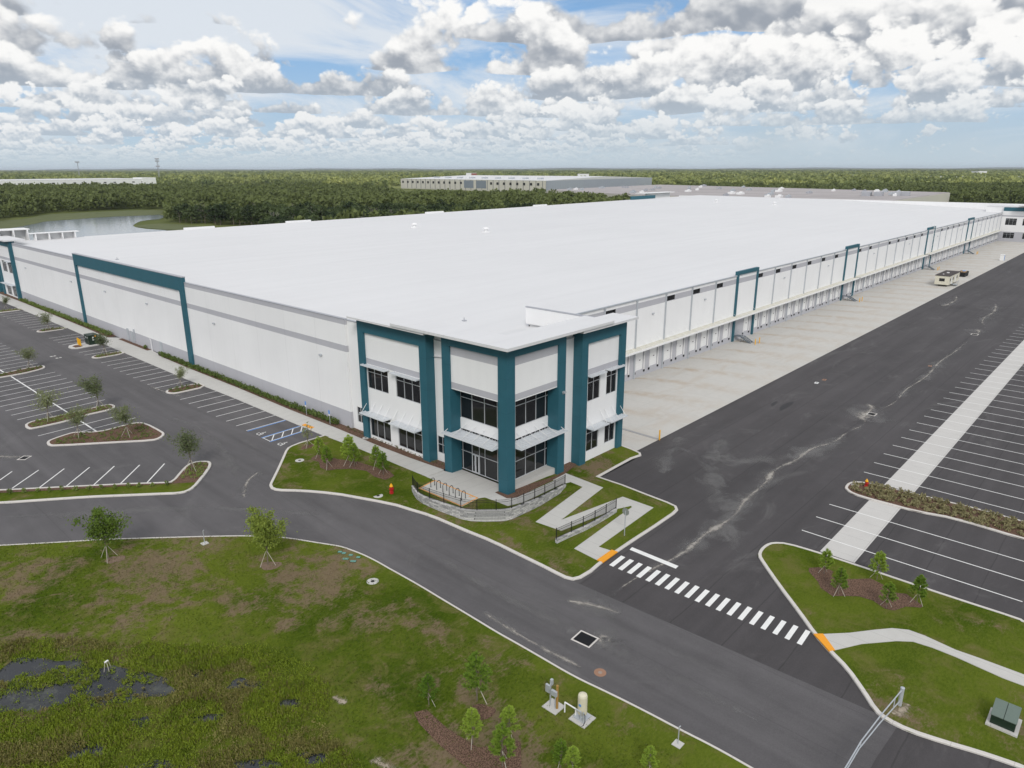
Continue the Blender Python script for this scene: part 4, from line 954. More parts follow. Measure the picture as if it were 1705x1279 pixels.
# far offices ------------------------------------------------------------------
# south-east office: stands forward of the docks
SW = [(9.2,13.6,6.3,9.35),(4.4,6.9,6.3,9.35),(9.2,13.6,.3,2.9),(2.2,6.0,.3,2.9)]
wall_grid('wall', 'X', 356.0, 0.0, YD, -1.4, 12.6, SW, .2, mat('wall_far_office', (.8,.8,.8), .75, build=b_wall([(-3,3.3,GREY),(10.1,10.7,GREY)],'Y',400,.3)))
for h in SW: window('X', 356.0, *h, 3, [h[3]-.7])
portal([(355.9,356.4,-.5,YD-.4,12.6,14.2)])
slab([(352.0,-1.6),(378.5,-1.6),(378.5,9.0),(352.0,9.0)], 15.0, 15.4); slab([(356.5,5.0),(378,5.0),(378,22.0),(356.5,22.0)], 14.3, 14.6)
wall_grid('wall', 'Y', 0.0, 356.0, XE, -1.4, 13.6, [], .2, M_WALLP)
mb = MB(); mb.add([(356,0,12.4),(XE,0,12.4),(XE,15.4,12.6),(356,15.4,12.6)], [(0,1,2,3)]); wpart(mb, 'office_roof', M_ROOF)
wpart(MB().box(XE-.3,XE,0,YN,-1.3,roofz(XE,98)+.15), 'wall', M_WALLP)
wpart(MB().box(356.9,XE-.31,21.5,21.8,11.5,14.28), 'parapet', M_WALLP); wpart(MB().box(356.6,356.9,4.9,22.1,11.5,14.29), 'parapet', M_WALLP)
# north-west office
portal([(0,1.3,168.5,169.7,-.3,14.6),(0,1.3,181.2,182.4,-.3,14.6),(0,1.3,169.7,181.2,13.2,14.6),(0,1.3,186,187.2,-.3,14.9)])
NW = [(170.3,174.2,6.3,9.2),(175.6,179.6,6.3,9.2),(170.3,174.2,.3,3.0),(175.6,179.6,.3,3.0)]
wall_grid('wall', 'X', .3, 169.7, 181.2, -.3, 13.2, NW, .2, M_WALLO2)
for h in NW: window('X', .3, *h, 3, [h[3]-.7])
canopy('X', .3, -.9, 170.0, 174.4, 3.35, 0, 0); canopy('X', .3, -.5, 170.0, 174.4, 9.3, 0, 0); canopy('X', .3, -.9, 175.4, 179.8, 3.35, 0, 0)
wall_grid('wall', 'X', 1.2, 182.4, 196.0, -.3, 14.0, [], 0, M_WALLP)
slab([(-1,168.0),(-1,197.3),(3.6,197.3),(3.6,168.0)], 14.62, 14.95)
# framed backs of the parapets at the north-west office, seen over the roof
sc_ = MB()
sc_.box(1.5,8.2,185.0,185.3,13.3,16.2).box(-1.2,8.8,183.0,188.5,16.21,16.45)
for x in (1.5, 4.8, 8.0): sc_.box(x,x+.3,182.6,184.99,13.3,16.2)
wpart(sc_, 'roof_screen', M_WALLP)
sc_ = MB().box(8.9,18.8,180.9,181.2,13.3,15.25).box(7.8,19.6,179.3,181.6,15.26,15.42)
for x in (8.9, 12.1, 15.3, 18.4): sc_.box(x,x+.3,179.4,180.89,13.3,15.25)
wpart(sc_, 'roof_screen', M_WALLP)
wpart(MB().box(1.3,21,YN-15.4,YN-15.1,-.3,13.6), 'wall', M_WALLP)
# north wall with the tops of its stair bays standing above the roof
wpart(MB().add([(21,180.6,-.3),(XE,180.6,-.3),(XE,180.6,roofz(XE,180.6)+.1),(21,180.6,roofz(21,180.6)+.1)], [(0,1,2,3)]), 'wall', M_WALLP)
for x in (49, 84, 147, 214): wpart(MB().box(x,x+9.6,179.9,180.7,roofz(x,180.6)-.3,roofz(x,180.6)+.7), 'stair_bay_top', M_WALLP)
o = portal([(297,322,180.3,180.9,13,roofz(300,180.6)+1.9)])
sc_ = MB().box(322,348,186,187,13,roofz(330,180.6)+2.6).box(316,350,184,190,roofz(330,180.6)+2.61,roofz(330,180.6)+2.9)
wpart(sc_, 'roof_screen', M_WALLP)
# roof vents
def vent(x, y, s=1.0):
    z = roofz(x, y); mb = MB().box(x-.9*s,x+.9*s,y-.9*s,y+.9*s,z-.05,z+.25).lathe([(.55*s,z+.25),(.55*s,z+.85),(.95*s,z+.95),(.95*s,z+1.25),(.3*s,z+1.5)], x, y, 14)
    mb.build('roof_vent', M_WALLP, roof)
for p in ((99.0,130.5),(101.2,101.5),(304,133),(299,100)): vent(*p)
for (x, y) in ((6.5,116.0),(17,23.5)):
    MB().box(x-.25,x+.25,y-.25,y+.25,roofz(x,y)-.05,roofz(x,y)+.12).lathe([(.06,roofz(x,y)+.12),(.06,roofz(x,y)+.5)],x,y,8).build('roof_pipe', M_COPE, roof)

# ------------------------------------------------------------------ growing things
def leaf_quads(rng, C, size, up_=0.3, asp=1.8):
    """small leaf faces at centres C, turned at random"""
    n = len(C); d = rng.normal(size=(n, 3)); d /= np.linalg.norm(d, axis=1)[:, None]
    e = rng.normal(size=(n, 3)); e[:, 2] += up_; e -= (e*d).sum(1)[:, None]*d; e /= np.linalg.norm(e, axis=1)[:, None]
    s = (size*rng.uniform(.6, 1.35, n))[:, None]
    a_, b_ = d*s*.5, e*s*.5*asp
    return np.stack([C-b_, C+a_*.9-b_*.1, C+b_, C-a_*.9-b_*.1], 1)
def small_tree(name, seed, H, W, trunk, leaf, n, size, narrow=1.0, open_=0.0):
    """young planted tree: leaning limbs, loose crown of leaf clumps, three stakes"""
    rng = np.random.default_rng(seed); rnd = random.Random(seed)
    root = thing(name, (0, 0, 0), 'x', 'tree')
    mb = MB(); top = Vector((rnd.uniform(-.1,.1), rnd.uniform(-.1,.1), H*.45)); mb.tube((0,0,-.05), top, .05, 7, .035)
    tips = []
    for i in range(13):
        t = rnd.uniform(0, 2*math.pi); el = rnd.uniform(.35, 1.45); L = H*.5*rnd.uniform(.55, 1.0)
        p0 = Vector((0,0,H*rnd.uniform(.28,.48))); d = Vector((math.cos(t)*math.cos(el)*W/H*1.7, math.sin(t)*math.cos(el)*W/H*1.7, math.sin(el)))
        p1 = p0 + d*L*.55; p2 = p1 + (d+Vector((rnd.uniform(-.25,.25), rnd.uniform(-.25,.25), .25)))*L*.5
        if p2.z > H: p2.z = H
        mb.tube(p0, p1, .028, 5, .018); mb.tube(p1, p2, .018, 4, .006); tips += [p0.lerp(p1, .7), p1, p1.lerp(p2, .5), p2]
    mb.build('trunk', trunk, root)
    K = []
    for p in tips:
        if rnd.random() < open_: continue
        k = int(n/len(tips)); r = W*rnd.uniform(.14, .25)*(1.2-.7*max(0, p.z/H-.4))
        c = rng.normal(size=(k, 3))*np.array([r, r, r*.85])*.62 + np.array(p); K.append(c)
    C = np.concatenate(K); C = C[C[:, 2] > H*.25]
    np_mesh('crown', leaf_quads(rng, C, size), 4, leaf, root)
    for i in range(3):
        t = 2*math.pi*i/3 + seed; s_ = MB().tube((math.cos(t)*.75, math.sin(t)*.75, -.03), (math.cos(t)*.06, math.sin(t)*.06, H*.24), .022, 5)
        s_.build('stake', M_STAKE, root)
    return root
def place(o, x, y, z, label, group, rz=0.0, s=1.0, first=False, cat=None):
    c = o if first else copy_tree(o)
    c.location = (x, y, z); c.rotation_euler = (0, 0, rz); c.scale = (s, s, s); c['label'] = label
    if group: c['group'] = group
    if cat: c['category'] = cat
    return c
TA = small_tree('young_tree', 11, 4.8, 2.3, M_TRUNK, L_OLIVE, 2100, .10, open_=.12)
TB = small_tree('young_tree', 12, 4.8, 2.0, M_TRUNK, L_OLIVE, 2300, .10, open_=.05)
lt = FT['lot_trees'] + FT['lot_trees2']
lab = ['young olive green tree in the small island beside the sidewalk, nearest to the entrance lawn',
 'young tree in the curbed island just in front of the dark green transformer',
 'young tree in the sidewalk island behind the transformer and its yellow posts',
 'farthest young tree of the sidewalk row, near the far left office front',
 'young tree at the right end of the farthest middle parking island',
 'tall narrow young tree at the right end of the long middle parking island',
 'young tree near the left end of the long middle parking island',
 'young staked tree at the left end of the large mulched triangular island',
 'young staked tree at the right part of the large mulched triangular island',
 'staked young tree in the rounded mulch head of the grass strip by the road']
for i, (x, y, H) in enumerate(lt):
    src = (TA, TB)[i % 2]
    place(src, x, y, .1 if y > 20 else hz(x, y)+.1, lab[i], 'young trees in the parking islands', i*1.3, H/4.8, first=i < 2)
TC = small_tree('young_tree', 21, 5.3, 2.4, M_TRUNK, L_BRIGHT, 5200, .11, open_=.2)
TD = small_tree('young_tree', 22, 5.3, 2.15, M_TRUNK, L_BRIGHT, 7000, .11)
place(TC, -32.03, 16.69, hz(0,16.69)+.1, 'left bright green tree with a ragged gap in its crown, on the near lawn', 'bright green trees on the near lawn', 0, 1, True)
place(TD, -22.96, 6.62, hz(0,6.62)+.1, 'bright green tree with a dense round crown on the near roadside lawn', 'bright green trees on the near lawn', 0, 1, True)
TE = small_tree('sapling', 31, 3.1, 1.3, M_TRUNK, L_OLIVE, 260, .12, open_=.35)
place(TE, -6.56, 26.12, lawnz(-6.56, 26.12), 'sparse staked sapling at the corner of the entrance lawn beside the access ramp', None, 0, 1, True)
def pine(seed, H=2.6):
    rng = np.random.default_rng(seed); rnd = random.Random(seed); root = thing('pine_sapling', (0,0,0), 'x', 'pine tree')
    mb = MB().tube((0,0,-.05), (0,0,H*.95), .035, 6, .012); tips = [(Vector((0,0,H*.97)), Vector((0,0,1)))]
    z = H*.22
    while z < H*.93:
        k = rnd.randint(4, 6); L = (H-z)*.36+.12
        for i in range(k):
            t = 2*math.pi*i/k+rnd.random(); d = Vector((math.cos(t), math.sin(t), .75)).normalized(); p0 = Vector((0,0,z)); p1 = p0+d*L*rnd.uniform(.75,1.1)
            mb.tube(p0, p1, .012, 4, .006)
            tips += [(p0.lerp(p1, .45), d), (p0.lerp(p1, .72), d), (p1, (d+Vector((0,0,.5))).normalized())]
        z += H*.12
    mb.build('trunk', M_TRUNK, root)
    Q = []
    for p, d in tips:
        n = 42; dd = rng.normal(size=(n, 3)); dd /= np.linalg.norm(dd, axis=1)[:, None]; dd = dd*.8+np.array(d)*.9; dd /= np.linalg.norm(dd, axis=1)[:, None]
        L = rng.uniform(.12, .22, n)[:, None]; base = np.array(p)+dd*.01; tip = base+dd*L
        sd_ = np.cross(dd, rng.normal(size=(n, 3))); sd_ /= np.linalg.norm(sd_, axis=1)[:, None]; sd_ *= .015
        Q.append(np.stack([base-sd_, base+sd_, tip+sd_*.5, tip-sd_*.5], 1))
    np_mesh('crown', np.concatenate(Q), 4, L_PINE, root)
    for i in range(2):
        t = 2.2*i+seed; MB().tube((math.cos(t)*.55, math.sin(t)*.55, -.03), (0,0,H*.38), .018, 5).build('stake', M_STAKE, root)
    return root
PA, PB_, PC = pine(1), pine(2), pine(3)
srcs = [PA, PB_, PC]; used = [False]*3
PL = [('pinesO', ['pine sapling at the left end of the mulch bed on the entrance lawn', 'front pine sapling in the left part of the entrance lawn bed',
  'taller rear pine sapling in the middle of the entrance lawn bed', 'front pine sapling in the middle of the entrance lawn bed', 'rear one of the two pine saplings at the hydrant end of the entrance lawn bed', 'front one of the two pine saplings at the hydrant end of the entrance lawn bed']),
 ('pinesG', ['pine sapling at the strip end of the mulch bed on the right lawn', 'pine sapling nearest to the crosswalk in the right lawn bed', 'largest pine sapling, with wide side branches, in the right lawn bed', 'pine sapling in the nearest corner of the right lawn bed', 'rightmost pine sapling of the right lawn bed']),
 ('pinesI', ['pine sapling at the upper left end of the mulch strip by the marsh', 'tall pine sapling standing alone in a mulch ring on the near lawn', 'leaning pine sapling halfway down the mulch strip by the marsh', 'thin pine sapling at the right rim of the mulch strip', 'pine sapling at the lower end of the mulch strip by the marsh', 'left one of a pair of pine saplings at the bottom edge of the lawn', 'right one of a pair of pine saplings at the bottom edge of the lawn', 'small pine sapling at the bottom edge nearest to the road'])]
n_ = 0
for key, labs in PL:
    for (x, y, H), l in zip(FT[key], labs):
        i = n_ % 3; z = lawnz(x, y)+.02 if key == 'pinesO' else hz(x, y)+.11
        place(srcs[i], x, y, z, l, 'planted pine saplings', n_*1.9, max(H, 2.0)/2.6*1.0, first=not used[i]); used[i] = True; n_ += 1
def shrubmesh(seed, r, h, n, size, leaf, stem=True):
    rng = np.random.default_rng(seed); C = rng.normal(size=(n, 3)); C /= np.linalg.norm(C, axis=1)[:, None]
    C *= (rng.uniform(.15, 1, n)**.5)[:, None]; C = C*np.array([r, r, h*.5])+np.array([0, 0, h*.5])
    return leaf_quads(rng, C, size, .8)
def row_mesh(name, path, w_, h, dens, size, leaf, z, seed, clump=.55, label=None, cat='hedge', group=None):
    """a planted row: separate little bushes grown together along a line"""
    rng = np.random.default_rng(seed); Q = []; stems = MB(); L = 0; acc = 0
    for i in range(len(path)-1):
        p, q = Vector(path[i]), Vector(path[i+1]); d = (q-p).length; k = max(1, int(d/clump))
        for j in range(k):
            c = p.lerp(q, (j+rng.uniform(.2,.8))/k); hh = h*rng.uniform(.65, 1.2); rr = w_*rng.uniform(.7, 1.1)
            cx, cy = c.x+rng.uniform(-.12,.12), c.y+rng.uniform(-.12,.12)
            S = shrubmesh(int(rng.integers(1e9)), rr, hh, dens, size, leaf); S += np.array([cx, cy, z]); Q.append(S)
            for s_ in range(2): stems.tube((cx, cy, z-.03), (cx+rng.uniform(-.2,.2), cy+rng.uniform(-.2,.2), z+hh*.7), .012, 4, .005, cap=False)
    c0 = Vector((path[0][0], path[0][1], z)); root = thing(name, c0, label, cat, group)
    V = np.concatenate(Q)-np.array(c0); np_mesh('foliage', V, 4, leaf, root)
    for v in range(len(stems.v)): stems.v[v] = tuple(Vector(stems.v[v])-c0)
    stems.build('stems', M_TRUNK, root)
    return root
row_mesh('hedge', [(.05,29.6),(.05,84.0)], .48, .85, 80, .14, L_SHRUB, .08, 41, label='green hedge at the foot of the white wall nearest to the office corner')
row_mesh('hedge', [(-.1,107),(-.35,166)], .48, .95, 60, .16, L_SHRUB, .08, 42, label='green hedge along the white wall between the service doors and the far left office')
row_mesh('shrub', [(.2,90.6),(.2,91.2)], .5, 1.0, 120, .14, L_SHRUB, .08, 43, clump=.6, label='single round shrub by the wall beside the white service post', cat='shrub')
row_mesh('ground_cover', [(.35,10.2),(.35,28.4)], .26, .28, 26, .09, L_TUFT, .08, 44, clump=.6, label='row of low plants in the mulch bed under the office windows', cat='plants')
# shrubs on the lot edge
sp = [(-20.5,28.1)]
for k in range(17):
    x = -22.7-.95*k; y = 27.6+.93*k*.88
    r0 = MB()
    row_mesh('small_shrub', [(x, y),(x+.1, y)], .26, .5, 60, .11, L_SHRUB, .13, 50+k, clump=.3, label='%s small dark shrub from the right in the mulch row by the angled stalls' % ('first','second','third','fourth','fifth','sixth','seventh','eighth','ninth','tenth','eleventh','twelfth','thirteenth','fourteenth','fifteenth','sixteenth','seventeenth')[k], cat='shrub', group='small shrubs along the road verge')
def scatter_plants(name, poly, n, r, h, leaf, zf, seed, label, size=.08, k=14, cat='ground cover'):
    rng = np.random.default_rng(seed); xs_ = [p[0] for p in poly]; ys_ = [p[1] for p in poly]; Q = []
    cnt = 0
    while cnt < n:
        x, y = rng.uniform(min(xs_), max(xs_)), rng.uniform(min(ys_), max(ys_))
        if not inside((x, y), poly): continue
        S = shrubmesh(int(rng.integers(1e9)), r*rng.uniform(.6,1.2), h*rng.uniform(.6,1.3), k, size, leaf)+np.array([x, y, zf(x, y)]); Q.append(S); cnt += 1
    o = np_mesh(name, np.concatenate(Q), 4, leaf); tag(o, label, cat, kind='stuff'); return o
for p_, l, n in ((i3, 'rows of low dark green plants in the mulch of the triangular island', 190), (i2, 'low plants in the mulch of the long middle island', 150), (i1, 'low plants in the mulch of the farthest middle island', 110),
               (isl[0], 'low plants in the island nearest to the entrance lawn', 60), (isl[1], 'low plants in the island beside the transformer', 50), (isl[2], 'low plants in the island behind the transformer', 50), (isl[3], 'low plants in the farthest sidewalk island', 50)):
    cx_ = sum(p[0] for p in p_)/len(p_); cy_ = sum(p[1] for p in p_)/len(p_)
    scatter_plants('ground_cover', [(cx_+(p[0]-cx_)*.88, cy_+(p[1]-cy_)*.82) for p in p_], n, .2, .26, L_SHRUB, lambda x, y: .11, n, l)
scatter_plants('ground_cover', [(-19.7,27.0),(-19.0,27.2),(-17.1,29.6),(-17.2,30.9),(-18.4,30.9),(-20.0,29.2),(-20.9,28.0)], 70, .2, .26, L_SHRUB, lambda x, y: .13, 77, 'low plants in the rounded mulch head of the verge')
scatter_plants('ornamental_grass', [(26.6,-72),(26.7,-34),(26.2,-27),(26.8,-25),(28.6,-24.7),(29.8,-26.4),(30.1,-33),(30.3,-72)], 900, .26, .42, L_TUFT, lambda x, y: hz(x, y)+.11, 78, 'tufts of brown green grass filling the long curbed island between the trailer stalls', .15, 16)

# ------------------------------------------------------------------ the marsh in the foreground
def b_water(N):
    n = N.noise(N.pos, 2.2, 4, .6); m2 = N.noise(N.pos, .7, 5, .7, .4); bumpit(N, N.noise(N.pos, 3, 2, .5), .004, .15)
    return N.mix(N.ss(m2, .50, .72), (.010, .013, .018, 1), N.mix(n, (.035, .042, .035, 1), (.085, .09, .07, 1)))
M_POND = mat('pond_water', (.015,.02,.03), .12, spec=.5, build=b_water)
PND = [[(-41.5,8.6),(-39.2,6.6),(-37.3,3.4),(-35.6,.9),(-34.4,-1.6),(-35.3,-2.8),(-37.0,-1.4),(-38.6,-.6),(-39.2,1.0),(-40.7,1.2),(-42.4,2.5),(-44.5,6)],
 blob(-31.4,-5.4,1.15,.55,61,ang=-.8), blob(-33.0,-2.0,.7,.35,62,ang=-.8), blob(-34.6,-6.4,1.0,.4,63,ang=-.7), blob(-37.6,-3.6,.9,.4,64,ang=-.8), blob(-38.2,-8.2,1.8,.5,65,ang=-.8), blob(-30.4,-9.2,.8,.45,66,ang=-.9), blob(-34.3,-12.2,1.4,.5,67,ang=-.9), blob(-40.5,-3.6,1.6,.5,68,ang=-.8), blob(-32.0,-14.0,.9,.5,69,ang=-.8), blob(-36.9,-11,1.5,.4,70,ang=-.8)]
def ragged(p, k):
    out = []
    for x, y in densify(smooth(p, 2, True), .35, True):
        out.append((x+k*(math.sin(y*2.9+x)+.6*math.sin(y*6.1-x*3)), y+k*(math.sin(x*3.3-y)+.6*math.cos(x*5.7+y*2))))
    return out
ponds = [ragged(p, .22 if i == 0 else .12) for i, p in enumerate(PND)]
for p in ponds: sheet('pond', [p], .112, M_POND)
rng = np.random.default_rng(5)
marsh_out = [(-45,12.5),(-39.5,9.6),(-35.5,5.2),(-31.5,.6),(-28.6,-3.0),(-27.6,-7),(-28.1,-10),(-30.2,-13),(-30.4,-16.5),(-31.5,-21),(-42,-12),(-50,0)]
Qg, Qd = [], []
cnt = 0
nz_ = rng.uniform(0, 6, (6, 3))
def low(x, y): return sum(math.sin(nz_[i][0]+x*(.35+.22*i)+y*(.5-.13*i))*math.cos(nz_[i][1]+y*(.4+.17*i)-x*.2) for i in range(5))/5
tries = 0
while cnt < 7000 and tries < 60000:
    tries += 1
    x, y = rng.uniform(-48, -27), rng.uniform(-20, 12.5)
    if not inside((x, y), marsh_out): continue
    wet = any(inside((x, y), p) for p in ponds)
    v = low(x, y)
    if wet and (rng.random() > (.75 if low(x*1.5+3, y*1.7) > .06 else .04)): continue
    if not wet and v < -.12 and rng.random() < .7: continue
    if not inside((x*1.0+(x+37)*.12, y+(y+3)*.12), marsh_out) and rng.random() < .6: continue
    edge = .5 if wet else 1.0
    h = (.22+.30*max(0, v+.25))*rng.uniform(.6, 1.3)*edge; z = hz(x, y)+.09
    n = 13; b = np.array([x, y, z])+rng.normal(size=(n, 3))*np.array([.16,.16,0]); d = rng.normal(size=(n, 3))*np.array([.35,.35,0])+np.array([0,0,1.0]); d /= np.linalg.norm(d, axis=1)[:, None]
    tip = b+d*h*rng.uniform(.6, 1.2, (n, 1)); sdv = np.cross(d, rng.normal(size=(n, 3))); sdv /= np.linalg.norm(sdv, axis=1)[:, None]; wdt = rng.uniform(.012, .03, (n, 1))
    mid = (b+tip)/2
    q_ = np.stack([b-sdv*wdt*.3, mid+sdv*wdt, tip, mid-sdv*wdt], 1)
    (Qd if (low(x*.8+9, y*.8-4) > .12) == (rng.random() < .8) else Qg).append(q_); cnt += 1
for _ in range(11500):
    x, y = rng.uniform(-48, -27), rng.uniform(-20, 12.5)
    if not inside((x, y), marsh_out): continue
    wet = any(inside((x, y), p) for p in ponds); v_ = low(x, y)
    if (wet and rng.random() > (.85 if low(x*1.5+3, y*1.7) > .06 else .05)) or (not wet and v_ < -.1 and rng.random() < .65): continue
    r0_ = rng.uniform(.12, .34)*(.7 if wet else 1)*(1+.8*max(0, v_))
    S = shrubmesh(int(rng.integers(1e9)), r0_, r0_*rng.uniform(.9, 1.4), 24, .062, None)+np.array([x, y, hz(x, y)+.08])
    (Qd if low(x*.8+9, y*.8-4) > .12 else Qg).append(S)
o = np_mesh('marsh_plants', np.concatenate(Qg), 4, L_MARSH); tag(o, 'bright green marsh plants crowding round the dark pools', 'marsh plants', kind='stuff')
o = np_mesh('marsh_plants', np.concatenate(Qd), 4, L_DRY); tag(o, 'yellowish brown sedge standing among the green marsh plants', 'marsh plants', kind='stuff')
# rough grass over the near lawns, to break their surface
Q = []; n = 52000
X_ = rng.uniform(-44, -15.4, n); Y_ = rng.uniform(-32, 27, n)
keep = [inside((x, y), ksw_in) for x, y in zip(X_, Y_)] if 'ksw_in' in globals() else None
lawnpoly = ksw + [(-170,-160), (-170,108)]
pts_ = [(x, y) for x, y in zip(X_, Y_) if inside((x, y), lawnpoly) and (x < -17.6 or y > 4) and not any(inside((x, y), p) for p in ponds)]
P_ = np.array([(x, y, hz(x, y)+.095) for x, y in pts_]); n = len(P_)
d = rng.normal(size=(n, 3))*np.array([.5,.5,0])+np.array([0,0,.8]); d /= np.linalg.norm(d, axis=1)[:, None]; tip = P_+d*rng.uniform(.05,.13,(n,1)); sdv = np.cross(d, rng.normal(size=(n,3))); sdv /= np.linalg.norm(sdv, axis=1)[:,None]; sdv *= .035
M_BLADE = mat('grass_blades', (.06,.09,.02), .9, spec=.1, build=lambda N: b_grass(N))
o = np_mesh('grass', np.stack([P_-sdv, P_+sdv, tip+sdv*.4, tip-sdv*.4], 1), 4, M_BLADE); tag(o, 'short rough grass on the near roadside lawn', 'grass', kind='stuff')

# ------------------------------------------------------------------ street furniture and small things
M_RED = mat('hydrant_red', (.42,.02,.02), .4); M_CAPY = mat('hydrant_cap_yellow', (.85,.42,.01), .4)
def hydrant():
    r_ = thing('fire_hydrant', (0,0,0), 'x', 'fire hydrant')
    MB().lathe([(.20,-.05),(.20,.05),(.13,.06),(.13,.14),(.19,.15),(.19,.20),(.125,.21),(.125,.60),(.17,.62),(.17,.67)], n=14).build('body', M_RED, r_)
    MB().lathe([(.165,.672),(.15,.76),(.10,.86),(.05,.90),(.05,.96),(.02,.97)], n=14).build('cap', M_CAPY, r_)
    for s_, rr in (((.13,0,.48),.075),((-.13,0,.48),.075)):
        p = Vector(s_); d = Vector((math.copysign(1, s_[0]), 0, 0)); MB().tube(p-d*.02, p+d*.10, rr, 10).build('side_outlet', M_RED, r_)
    MB().tube((0,-.11,.45),(0,-.25,.45),.095,10).build('front_outlet', M_RED, r_)
    return r_
H1 = hydrant(); place(H1, -7.25, 9.6, lawnz(-7.25, 9.6), 'red fire hydrant with yellow top on the entrance lawn by the road curb', 'fire hydrants', 0, 1.12, True)
place(H1, 28.4, -26.0, hz(0,-26)+.11, 'red fire hydrant with yellow top at the end of the grassy trailer parking island', 'fire hydrants', .5, 1.0)
def bollard(x, y, z, h, label, group=None, r=.09):
    t = thing('bollard', (x, y, z), label, 'bollard', group)
    MB().lathe([(r,-.05),(r,h-.06),(r*.8,h-.02),(r*.4,h)], n=12).build('post', M_YEL, t, smooth=False); return t
bollard(26.0, -2.15, -1.05, 1.3, 'single yellow bollard at the near corner of the concrete apron')
for i, (k, w_) in enumerate(zip(PB, ('nearest to the office', 'second along the docks', 'with the roof ladder above', 'farthest along the docks'))):
    x0 = J0+JP*k-.35
    for j, (bx_, s_) in enumerate(((x0+.85,'left'),(x0+2.75,'right'))): bollard(bx_, YD-4.6, -1.1, 1.15, '%s yellow bollard at the foot of the dock stair %s' % (s_, w_), 'yellow bollards at the dock stairs')
for i, (x, y) in enumerate(((-6.98,103.4),(-7.02,102.6),(-7.02,101.85))): bollard(x, y, .14, 1.3, '%s of the three yellow bollards in front of the transformer' % ('farthest', 'middle one', 'nearest')[i], 'yellow bollards by the transformer', .11)
M_DKG = mat('dark_green_enamel', (.012,.028,.017), .45); M_LTG = mat('weathered_green_enamel', (.13,.17,.145), .5)
t = thing('transformer', (-5.0,102.3,.14), 'dark green transformer cabinet with white labels on a curbed pad at the sidewalk', 'transformer')
MB().box(-.75,.85,-1.1,1.1,0,1.75).build('cabinet', M_DKG, t, bevel=.02); MB().box(-.82,.92,-1.16,1.16,1.751,1.82).build('lid', M_DKG, t)
MB().box(-.1,.15,-1.125,-1.101,1.2,1.45).box(-.1,.15,-1.125,-1.101,.8,1.0).box(-.775,-.751,-.5,-.3,1.2,1.45).box(-.775,-.751,.3,.5,1.2,1.45).build('label_plate', M_WHITE, t)
MB().box(.3,.6,-1.13,-1.101,1.45,1.65).build('warning_plate', M_ORANGE, t)
MB().box(-.77,-.752,-.01,.01,.05,1.7).box(-.79,-.753,-.12,-.06,.7,.9).build('door_seam', M_BLKMET, t)
t = thing('transformer', (-1.75,-43.15,hz(0,-43)+.1), 'squat green utility cabinet with a pale top on a concrete pad at lower right', 'transformer')
MB().box(-.95,.85,-.85,.80,-.05,.12).build('pad', M_WALK, t)
mb = MB(); mb.add([(-.72,-.65,.12),(.65,-.65,.12),(.65,.62,.12),(-.72,.62,.12),(-.72,-.65,.72),(.65,-.65,.98),(.65,.62,.98),(-.72,.62,.72)], [(0,3,2,1),(0,1,5,4),(1,2,6,5),(2,3,7,6),(3,0,4,7)]); mb.build('cabinet', M_DKG, t)
MB().add([(-.78,-.69,.73),(.69,-.69,1.0),(.69,-.03,1.0),(-.78,-.03,.73),(-.78,-.69,.77),(.69,-.69,1.04),(.69,-.03,1.04),(-.78,-.03,.77)], [(0,3,2,1),(4,5,6,7),(0,1,5,4),(1,2,6,5),(2,3,7,6),(3,0,4,7)]).add([(-.78,0,.73),(.69,0,1.0),(.69,.66,1.0),(-.78,.66,.73),(-.78,0,.77),(.69,0,1.04),(.69,.66,1.04),(-.78,.66,.77)], [(0,3,2,1),(4,5,6,7),(0,1,5,4),(1,2,6,5),(2,3,7,6),(3,0,4,7)]).build('lid', M_LTG, t)
# well tank
gz = hz(0,-23.8)+.1
t = thing('pressure_tank', (-18.9,-23.75,gz), 'cream coloured upright water pressure tank with pipes on a square concrete slab by the road', 'water tank')
MB().box(-.62,.58,-.62,.6,-.05,.06).build('slab', M_WALK, t)
TC_ = mat('tank_cream', (.62,.58,.44), .5)
MB().lathe([(.26,.35),(.30,.40),(.30,1.62),(.26,1.74),(.14,1.80),(.03,1.82)], .05, .05, 20).build('tank', TC_, t)
MB().box(-.27,-.24,-.06,.10,1.05,1.2).build('badge', M_BLUE, t)
MB().box(-.35,.45,-.35,.45,.062,.15).lathe([(.22,.15),(.22,.35)], .05, .05, 12).build('base', M_GALV, t)
MB().path([(-.3,.3,.3),(-.3,.3,.75),(-.3,1.15,.75),(-.3,1.15,0)], .045, 8).build('white_pipe', M_WHITE, t)
MB().path([(-.3,.3,.75),(-.3,-.1,.75),(-.3,-.1,.1)], .05, 8).path([(-.3,-.3,.06),(-.3,-.3,.8)], .06, 8).path([(-.3,-.1,.4),(-.3,-.3,.4)], .035, 6).build('pump_pipe', M_GALV, t)
MB().path([(-.3,-.3,.8),(-.35,-.45,.7),(-.4,-.5,.3),(-.5,-.45,.08),(-.62,-.4,.06)], .02, 6).build('cable', M_BLACK, t)
t = thing('electric_panel', (-19.3,-21.8,gz), 'grey meter boxes and a brown timber post on a square concrete pad by the road', 'electric panel')
MB().box(-.52,.5,-.55,.56,-.05,.05).build('slab', M_WALK, t)
MB().tube((.0,-.26,.05),(0,-.26,1.75),.085,8).build('timber_post', mat('timber', (.36,.21,.06), .8), t)
MB().tube((-.1,.22,.05),(-.1,.22,1.7),.035,8).tube((0.02,.3,.05),(0.02,.3,1.9),.05,8).tube((-.12,-.2,.05),(-.12,-.2,1.2),.03,8).build('conduit', M_GALV, t)
